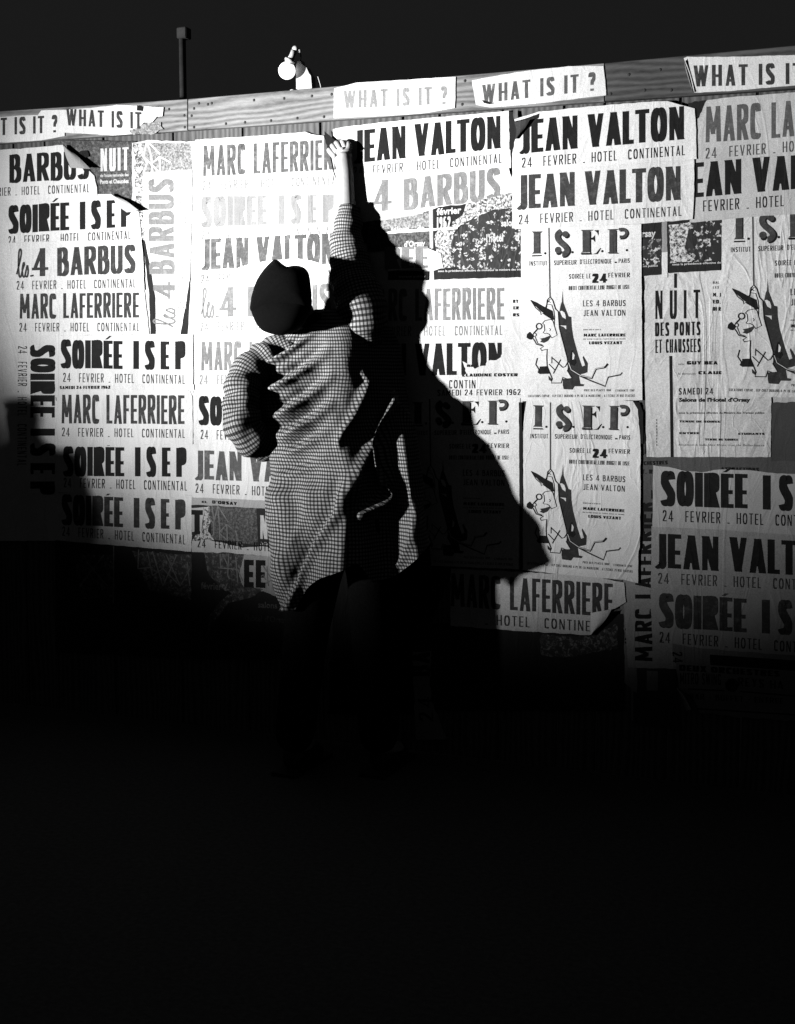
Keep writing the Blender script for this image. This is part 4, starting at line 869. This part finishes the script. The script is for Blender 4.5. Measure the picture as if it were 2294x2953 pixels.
# ------------------------------------------------------------------ the bill-sticker
def skin(name, V, E, Rd, mat, parent, sub=2):
    me = bpy.data.meshes.new(name); me.from_pydata([tuple(v) for v in V], E, []); o = bpy.data.objects.new(name, me); col.objects.link(o)
    md = o.modifiers.new('s', 'SKIN'); o.modifiers.new('d', 'SUBSURF').levels = sub; md.use_smooth_shade = True
    sv = me.skin_vertices[0].data
    for i, r in enumerate(Rd): sv[i].radius = (r, r) if not isinstance(r, tuple) else r
    sv[0].use_root = True
    dg = bpy.context.evaluated_depsgraph_get(); dg.update()
    nm = bpy.data.meshes.new_from_object(o.evaluated_get(dg)); bpy.data.objects.remove(o)
    po = parent_origin(parent); nm.transform(Matrix.Translation(-po)); nm.materials.clear(); nm.materials.append(mat)
    for p in nm.polygons: p.use_smooth = True
    ob = bpy.data.objects.new(name, nm); col.objects.link(ob); ob.parent = parent
    return ob
foot = pix(1010, 1085, .30)
man = empty('person', (foot.x, -.30, 0))
tag(man, 'person from behind in dark cap and checked jacket, right arm raised', 'person')
J = {}
def j(k, p, r): J[k] = (Vector(p), r); return k
j('pelvis', pix(1000, 1560, .24), (.13, .09)); j('waist', pix(990, 1380, .19), (.12, .08)); j('chest', pix(975, 1130, .14), (.13, .07)); j('uchest', pix(965, 1015, .12), (.09, .06))
j('neck', pix(880, 950, .14), .05); j('skull0', pix(838, 905, .21), (.072, .08)); j('skull1', pix(815, 840, .26), (.085, .085)); j('crown', pix(808, 800, .28), .065)
j('nose', pix(832, 862, .15), .012); j('chin', pix(852, 905, .15), .03); j('earL', pix(738, 880, .25), .012); j('earR', pix(890, 860, .25), .012)
j('shL', pix(835, 1000, .16), .05); j('umL', pix(712, 1088, .26), .042); j('elL', pix(702, 1215, .31), .040); j('wrL', pix(800, 1275, .15), .030); j('paL', pix(830, 1278, .12), .028)
j('shR', pix(1050, 930, .10), .045); j('elR', pix(1010, 720, .065), .042); j('foR', pix(1000, 600, .038), .037); j('wrR', pix(997, 490, .034), .031); j('paR', pix(994, 452, .034), .031); j('knR', pix(993, 434, .035), .030)
fz = lambda x, y, z: Vector((x, y, z))
hx = J['pelvis'][0].x; hy = J['pelvis'][0].y
j('hipL', fz(hx - .09, hy, .86), .085); j('kneeL', fz(hx - .125, -.32, .48), .06); j('ankL', fz(hx - .15, -.38, .09), .042); j('toeL', fz(hx - .15, -.22, .04), .035)
j('hipR', fz(hx + .09, hy, .86), .085); j('kneeR', fz(hx + .115, -.26, .48), .06); j('ankR', fz(hx + .14, -.27, .09), .042); j('toeR', fz(hx + .15, -.11, .04), .035)
E = [('pelvis', 'waist'), ('waist', 'chest'), ('chest', 'uchest'), ('uchest', 'neck'), ('neck', 'skull0'), ('skull0', 'skull1'), ('skull1', 'crown'), ('skull1', 'nose'), ('skull0', 'chin'), ('skull1', 'earL'), ('skull1', 'earR'),
     ('uchest', 'shL'), ('shL', 'umL'), ('umL', 'elL'), ('elL', 'wrL'), ('wrL', 'paL'), ('uchest', 'shR'), ('shR', 'elR'), ('elR', 'foR'), ('foR', 'wrR'), ('wrR', 'paR'), ('paR', 'knR'),
     ('pelvis', 'hipL'), ('hipL', 'kneeL'), ('kneeL', 'ankL'), ('ankL', 'toeL'), ('pelvis', 'hipR'), ('hipR', 'kneeR'), ('kneeR', 'ankR'), ('ankR', 'toeR')]
# right hand: four fingers bent over the sheet edge, thumb pressed out to the left
for i, (bx, by, mx, my, tx, ty) in enumerate(((972, 438, 963, 424, 957, 418), (982, 430, 975, 416, 968, 410), (996, 426, 992, 412, 985, 407), (1009, 431, 1008, 418, 1001, 411))):
    a, b_, c = 'f%da' % i, 'f%db' % i, 'f%dc' % i
    j(a, pix(bx, by, .040), .0125); j(b_, pix(mx, my, .040 - .002 * i), .0115); j(c, pix(tx, ty, .022), .0095); E += [('knR', a), (a, b_), (b_, c)]
j('t0', pix(972, 457, .036), .013); j('t1', pix(959, 443, .032), .012); j('t2', pix(946, 428, .022), .010); E += [('paR', 't0'), ('t0', 't1'), ('t1', 't2')]
for i, (dx, dz) in enumerate(((.022, .02), (.03, .005), (.03, -.010), (.022, -.024))):
    p = J['paL'][0]; a, b_ = 'l%da' % i, 'l%db' % i
    j(a, p + Vector((dx, .025, dz)), .010); j(b_, p + Vector((dx + .01, .055, dz * .9)), .009); E += [('paL', a), (a, b_)]
j('lt', J['paL'][0] + Vector((-.005, .03, .035)), .011); E.append(('paL', 'lt'))
names = list(J); idx = {k: i for i, k in enumerate(names)}
skin('body', [J[k][0] for k in names], [(idx[a], idx[b_]) for a, b_ in E], [J[k][1] for k in names], SKIN, man)
for s_ in (-1, 1): ball('eye', J['skull1'][0] + Vector((s_ * .032 + .01, .085, -.01)), .012, plain('eye_white', .5, .2), man, seg=10)
# trousers, shoes
T = [fz(hx, hy, 1.0), fz(hx, hy, .90), fz(hx - .095, hy, .82), fz(hx - .125, -.32, .48), fz(hx - .15, -.38, .06), fz(hx + .095, hy, .82), fz(hx + .115, -.26, .48), fz(hx + .14, -.27, .06)]
skin('trousers', T, [(0, 1), (1, 2), (2, 3), (3, 4), (1, 5), (5, 6), (6, 7)], [(.16, .12), (.17, .13), .105, .085, .075, .105, .085, .075], TROUSER, man)
for s_, (ax, ay) in ((0, (hx - .15, -.38)), (1, (hx + .14, -.27))):
    sh = skin('shoe', [fz(ax, ay - .02, .05), fz(ax, ay + .08, .045), fz(ax + .01, ay + .19, .036)], [(0, 1), (1, 2)], [(.05, .05), (.045, .045), (.042, .036)], LEATHER, man)
    mesh('sole', boxv(ax - .045, ax + .05, ay - .075, ay + .225, .0, .014), BOXF, LEATHER, sh)
# cap and hair: pillow forms grown from a contour, with real thickness
def pillow(name, outline, d0, half, mat, parent, rings=9, bulge=0):
    pts = catmull(outline + [outline[0]], 6)[:-1]; n = len(pts)
    cx = sum(p[0] for p in pts) / n; cy = sum(p[1] for p in pts) / n
    vs, fs = [], []
    for side in (1, -1):
        for r in range(rings):
            a = r / rings * math.pi / 2; k = math.cos(a); dd = math.sin(a) * half
            for (x, y) in pts:
                ln_ = math.hypot(x - cx, y - cy); mr = half * 850 * 1.0; bl = max(0, min(1, (r - 2.5) / rings * 1.7)); kk = k * ((1 - bl) + bl * mr / ln_)
                q = pix(cx + (x - cx) * kk, cy + (y - cy) * kk, d0 + side * dd)
                nz = noise.noise(q * 9) * .005 * k
                vs.append(q + Vector((0, -side * nz, 0)))
        vs.append(pix(cx, cy, d0 + side * half))
    o = rings * n + 1
    for si, base in ((0, 0), (1, o)):
        for r in range(rings - 1):
            for i in range(n):
                a, b_ = base + r * n + i, base + r * n + (i + 1) % n; fs.append((a, b_, b_ + n, a + n) if si == 0 else (a, a + n, b_ + n, b_))
        for i in range(n):
            a, b_ = base + (rings - 1) * n + i, base + (rings - 1) * n + (i + 1) % n; fs.append((a, b_, base + rings * n) if si == 0 else (b_, a, base + rings * n))
    return mesh(name, vs, fs, mat, parent, True)
pillow('cap', [(791, 747), (777, 760), (764, 774), (748, 796), (738, 815), (730, 840), (724, 866), (728, 900), (800, 905), (885, 895), (898, 860), (897, 826), (891, 790), (880, 774), (866, 767), (849, 765), (828, 768), (814, 760), (802, 750)], .27, .10, FELT, man)
pillow('hair', [(730, 860), (724, 890), (734, 922), (748, 943), (764, 956), (802, 966), (840, 960), (866, 946), (885, 920), (897, 890), (890, 850), (800, 840)], .26, .095, HAIR, man)
# jacket --------------------------------------------------------------
#        y    left ridge right  distances from the fence: left, back-left, ridge, right, flare
ROWS = [(885, 905, 955, 1010, .12, .16, .16, .08, .10), (905, 866, 960, 1085, .14, .18, .18, .07, .10), (940, 826, 970, 1122, .17, .205, .20, .06, .10), (990, 782, 980, 1148, .19, .235, .22, .06, .07),
        (1080, 746, 983, 1165, .21, .26, .25, .07, .09), (1180, 742, 974, 1182, .23, .285, .29, .08, .145), (1280, 768, 984, 1195, .25, .31, .33, .10, .235), (1380, 789, 1005, 1208, .27, .335, .37, .14, .28),
        (1500, 795, 1008, 1225, .29, .36, .41, .18, .325), (1620, 803, 1008, 1240, .30, .375, .44, .22, .365), (1760, 812, 1005, 1240, .31, .38, .45, .24, .38)]
def row(y):
    return [interp([(r[0], r[k]) for r in ROWS], y) for k in range(1, 9)]
RIDGES = [([(1045, 1078), (1060, 1050), (1057, 1100), (1035, 1150), (1015, 1194), (987, 1246), (977, 1275)], .036, 10),
          ([(1081, 1205), (1072, 1240), (1053, 1298), (1030, 1350), (1018, 1390), (1022, 1430)], .036, 13),
          ([(1133, 1150), (1118, 1220), (1112, 1290), (1118, 1340), (1118, 1390), (1090, 1435), (1060, 1460), (1036, 1480)], .080, 12),
          ([(1133, 1150), (1170, 1190), (1190, 1230), (1205, 1290), (1213, 1350), (1213, 1430), (1198, 1500), (1185, 1560), (1165, 1615), (1130, 1655)], .016, 12)]
DIAG = [((930, 940), (690, 1090), .026, 10), ((950, 1010), (755, 1135), .034, 14), ((960, 1085), (775, 1210), .032, 14), ((962, 1160), (800, 1262), .034, 14), ((950, 1240), (808, 1310), .026, 12), ((945, 1315), (800, 1372), .018, 13), ((915, 1400), (800, 1436), .010, 18)]
def vent(y): return interp([(1383, 1013), (1500, 1010), (1640, 1002)], y)
def fold(px, py):
    h = 0
    for pts, A, wd in RIDGES:
        ys = [p[1] for p in pts]; y0, y1 = min(ys[0], ys[-1]), max(ys)
        if y0 - 30 < py < y1 + 30:
            x = interp([(p[1], p[0]) for p in sorted(pts, key=lambda q: q[1])], min(max(py, y0), y1))
            fade = max(0, min(1, (py - y0 + 30) / 60)) * max(0, min(1, (y1 + 30 - py) / 60))
            h += A * fade * math.exp(-((px - x) / wd) ** 2)
    for (ax, ay), (bx, by), A, wd in DIAG:
        L = math.hypot(bx - ax, by - ay); ux, uy = (bx - ax) / L, (by - ay) / L
        t = (px - ax) * ux + (py - ay) * uy; dn = -(px - ax) * uy + (py - ay) * ux
        dn += 12 * math.sin(t / L * math.pi)
        f = max(0, min(1, (t + 10) / 120)) * max(0, min(1, (L + 10 - t) / 80))
        h += 1.45 * A * f * (math.exp(-(dn / wd) ** 2) - .7 * math.exp(-((dn - 1.7 * wd) / wd) ** 2))
    if py > 1360:    # left skirt panel stands proud of the right one, edge runs down the vent
        v = vent(py); k = max(0, min(1, (py - 1360) / 60))
        h += .030 * k * (1 / (1 + math.exp((px - v) / 2.2)))
        # soft roll in the left skirt
        x = interp([(1380, 985), (1480, 965), (1560, 920), (1700, 850)], py)
        h += k * (.026 * math.exp(-((px - x - 20) / 14) ** 2) - .022 * math.exp(-((px - x + 8) / 17) ** 2))
        h += k * .010 * math.exp(-((px - x + 62) / 18) ** 2)
        h += k * .004 * math.sin((px - py * .1) / 17)
    return h
vs, fs, uv = [], [], []
NP, NT = 264, 190
HEM = [(780, 1752), (860, 1748), (892, 1690), (940, 1650), (991, 1622), (1012, 1606), (1030, 1600), (1080, 1662), (1140, 1645), (1190, 1600), (1240, 1560)]
CELL = .0122
def section(y):
    L_, X_, R_, sl, sb, sr, sR, sf = row(y)
    kv = max(0, min(1, (y - 1120) / 150)); sv = (1 - kv) * (.4 * sr + .6 * sf) + kv * (.30 * sr + .50 * sf)
    C = [(L_, sl), (L_ + .12 * (X_ - L_), sl + (sb - sl) * .75), (L_ + .45 * (X_ - L_), sb), (X_, sr), (X_ + .52 * (R_ - X_), sv), (X_ + .88 * (R_ - X_), sf), (R_ + 2, sR), (R_ - 60, .02 + sR * .2), ((L_ + R_) / 2, .015 + .1 * sR), (L_ + 50, sl * .5), (L_ + 6, sl * .85)]
    z = pix(X_, y, sr * .6).z
    P = [Vector((pix(x, y, d).x, -d, z)) for x, d in C]
    n = len(P); out = []
    per = NP // n
    for i in range(n):
        a, b_, c, d = P[i - 1], P[i], P[(i + 1) % n], P[(i + 2) % n]
        for k in range(per):
            t = k / per
            out.append(.5 * ((2 * b_) + (c - a) * t + (2 * a - 5 * b_ + 4 * c - d) * t * t + (-a + 3 * b_ - 3 * c + d) * t ** 3))
    return out, per
base_sec, per = section(1650)
hemy = []
for ip, v in enumerate(base_sec):
    h_ = interp(HEM, proj(v)[0]); hemy.append(h_ if ip < per * 6 else 1640)
U = [0]
for ip in range(1, NP): U.append(U[-1] + (base_sec[ip] - base_sec[ip - 1]).length)
for it in range(NT):
    t = it / (NT - 1)
    cache = {}
    for ip in range(NP):
        y = 885 + (hemy[ip] - 885) * t
        ky = round(y)
        if ky not in cache: cache[ky] = section(y)[0]
        sec = cache[ky]; b0 = sec[ip].copy(); b0.z = pix(1000, y, .25).z
        tg = sec[(ip + 1) % NP] - sec[ip - 1]; nrm = Vector((-tg.y, tg.x, 0)).normalized() * -1
        px, py = proj(b0)
        seg_ = ip / per
        back = max(0, min(1, (seg_ + .2) * 2)) * max(0, min(1, (6.2 - seg_) * 2)) if seg_ < 8 else 0
        hgt = (fold(px, py) + noise.noise(b0 * 5.5) * .013 + noise.noise(Vector((b0.x * 18 + b0.z * 9, b0.y * 8, b0.z * 6 - b0.x * 5))) * .007) * back
        vs.append(b0 + nrm * hgt)
        uv.append((U[ip] / CELL, (885 - y) / 850 / CELL))
for it in range(NT - 1):
    for ip in range(NP):
        a, b_ = it * NP + ip, it * NP + (ip + 1) % NP; fs.append((a, b_, b_ + NP, a + NP))
def sleeve(path, rad, ripple, seg=64, sub=14, cuff_in=True, ph=0.0, flat=1.0):
    P = []
    q = [path[0]] + path + [path[-1]]
    rr = [rad[0]] + rad + [rad[-1]]
    for i in range(1, len(q) - 2):
        for k in range(sub):
            t = k / sub
            v = .5 * ((2 * q[i]) + (q[i + 1] - q[i - 1]) * t + (2 * q[i - 1] - 5 * q[i] + 4 * q[i + 1] - q[i + 2]) * t * t + (-q[i - 1] + 3 * q[i] - 3 * q[i + 1] + q[i + 2]) * t ** 3)
            P.append((v, rr[i] + (rr[i + 1] - rr[i]) * t))
    P.append((q[-2], rr[-2]))
    base = len(vs); prev = Vector((1, 0, 0)); ln = 0
    for i, (p, r) in enumerate(P):
        t = (P[min(i + 1, len(P) - 1)][0] - P[max(i - 1, 0)][0]).normalized()
        if i: ln += (p - P[i - 1][0]).length
        u = (prev - t * prev.dot(t)).normalized(); prev = u; v = t.cross(u)
        for k in range(seg):
            a = k * math.tau / seg
            dr = u * math.cos(a) + v * math.sin(a); q3 = p + dr * r
            rip = ripple * (math.sin(ln * 95 + 1.6 * math.sin(a + ph) + 3 * noise.noise(q3 * 7)) * .5 + noise.noise(q3 * 16))
            vs.append(p + dr * (r + rip))
            uv.append((k / seg * round(math.tau * .075 / CELL), ln / CELL))
    m_ = len(P)
    for i in range(m_ - 1):
        for k in range(seg):
            a, b_ = base + i * seg + k, base + i * seg + (k + 1) % seg; fs.append((a, b_, b_ + seg, a + seg))
    # turned-in cuff
    b2 = len(vs); c = P[-1][0]
    for k in range(seg):
        vs.append(c + (vs[base + (m_ - 1) * seg + k] - c) * .72 - (P[-1][0] - P[-2][0]).normalized() * .03); uv.append(uv[base + (m_ - 1) * seg + k])
    for k in range(seg):
        a, b_ = base + (m_ - 1) * seg + k, base + (m_ - 1) * seg + (k + 1) % seg; fs.append((a, b_, b2 + (k + 1) % seg, b2 + k))
sleeve([pix(1062, 1060, .055), pix(1054, 970, .085), pix(1045, 895, .105), pix(1018, 800, .082), pix(1001, 700, .064), pix(1009, 598, .037)], [.045, .078, .090, .080, .062, .038], .0062)
sleeve([pix(870, 985, .14), pix(785, 1022, .20), pix(712, 1085, .27), pix(698, 1165, .31), pix(706, 1232, .32), pix(745, 1275, .27), pix(815, 1285, .18)], [.055, .064, .068, .068, .068, .066, .050], .010, ph=2)
mesh('jacket', vs, fs, TWEED, man, True, uvs=uv)
# collar
tube('collar', [pix(850, 938, .10), pix(858, 944, .17), pix(885, 930, .20), pix(915, 912, .19), pix(930, 905, .12)], [.014, .018, .02, .018, .014], TROUSER, man, 12)

# ------------------------------------------------------------------ dark coated onlooker standing out of frame on the left (throws the shadow at the left edge)
def onlooker(x, y, rz, hgt):
    o = empty('person', (x, y, 0)); k = hgt / 1.7; V = lambda a, b_, c: Vector((x + a * k, y + b_ * k, c * k))
    tag(o, 'young dark-coated onlooker standing just outside the picture on the left, hands in pockets', 'person')
    K = {'pel': (V(0, 0, .95), (.13, .10)), 'ch': (V(0, 0, 1.22), (.15, .11)), 'uc': (V(0, 0, 1.36), (.11, .09)), 'nk': (V(0, .01, 1.46), .05), 'hd': (V(0, .03, 1.56), (.075, .09)), 'cr': (V(0, .02, 1.63), .06), 'no': (V(0, .13, 1.56), .012), 'ear1': (V(-.08, .02, 1.56), .012), 'ear2': (V(.08, .02, 1.56), .012),
         's1': (V(-.18, 0, 1.38), .06), 'e1': (V(-.26, -.03, 1.10), .045), 'w1': (V(-.18, .1, .93), .03), 's2': (V(.18, 0, 1.38), .06), 'e2': (V(.26, -.03, 1.10), .045), 'w2': (V(.18, .1, .93), .03),
         'h1': (V(-.09, 0, .86), .085), 'k1': (V(-.1, .02, .48), .06), 'a1': (V(-.11, -.02, .08), .04), 't1': (V(-.12, .14, .04), .035), 'h2': (V(.09, 0, .86), .085), 'k2': (V(.1, .02, .48), .06), 'a2': (V(.11, -.02, .08), .04), 't2': (V(.12, .14, .04), .035)}
    EE = [('pel', 'ch'), ('ch', 'uc'), ('uc', 'nk'), ('nk', 'hd'), ('hd', 'cr'), ('hd', 'no'), ('hd', 'ear1'), ('hd', 'ear2'), ('uc', 's1'), ('s1', 'e1'), ('e1', 'w1'), ('uc', 's2'), ('s2', 'e2'), ('e2', 'w2'), ('pel', 'h1'), ('h1', 'k1'), ('k1', 'a1'), ('a1', 't1'), ('pel', 'h2'), ('h2', 'k2'), ('k2', 'a2'), ('a2', 't2')]
    ks = list(K); ii = {q: i for i, q in enumerate(ks)}
    skin('body', [K[q][0] for q in ks], [(ii[a], ii[b_]) for a, b_ in EE], [K[q][1] for q in ks], SKIN, o)
    C2 = [V(0, 0, 1.40), V(0, 0, 1.2), V(0, 0, .95), V(0, .0, .62), V(-.19, 0, 1.37), V(-.27, -.03, 1.10), V(-.2, .08, .93), V(.19, 0, 1.37), V(.27, -.03, 1.10), V(.2, .08, .93)]
    skin('overcoat', C2, [(0, 1), (1, 2), (2, 3), (0, 4), (4, 5), (5, 6), (0, 7), (7, 8), (8, 9)], [(.13, .11), (.19, .15), (.21, .17), (.25, .2), .09, .075, .06, .09, .075, .06], TROUSER, o)
    skin('hat', [V(0, .02, 1.60), V(0, .02, 1.68)], [(0, 1)], [.098, .085], FELT, o)
    return o
onlooker(-2.18, -0.8, 0, 1.32)
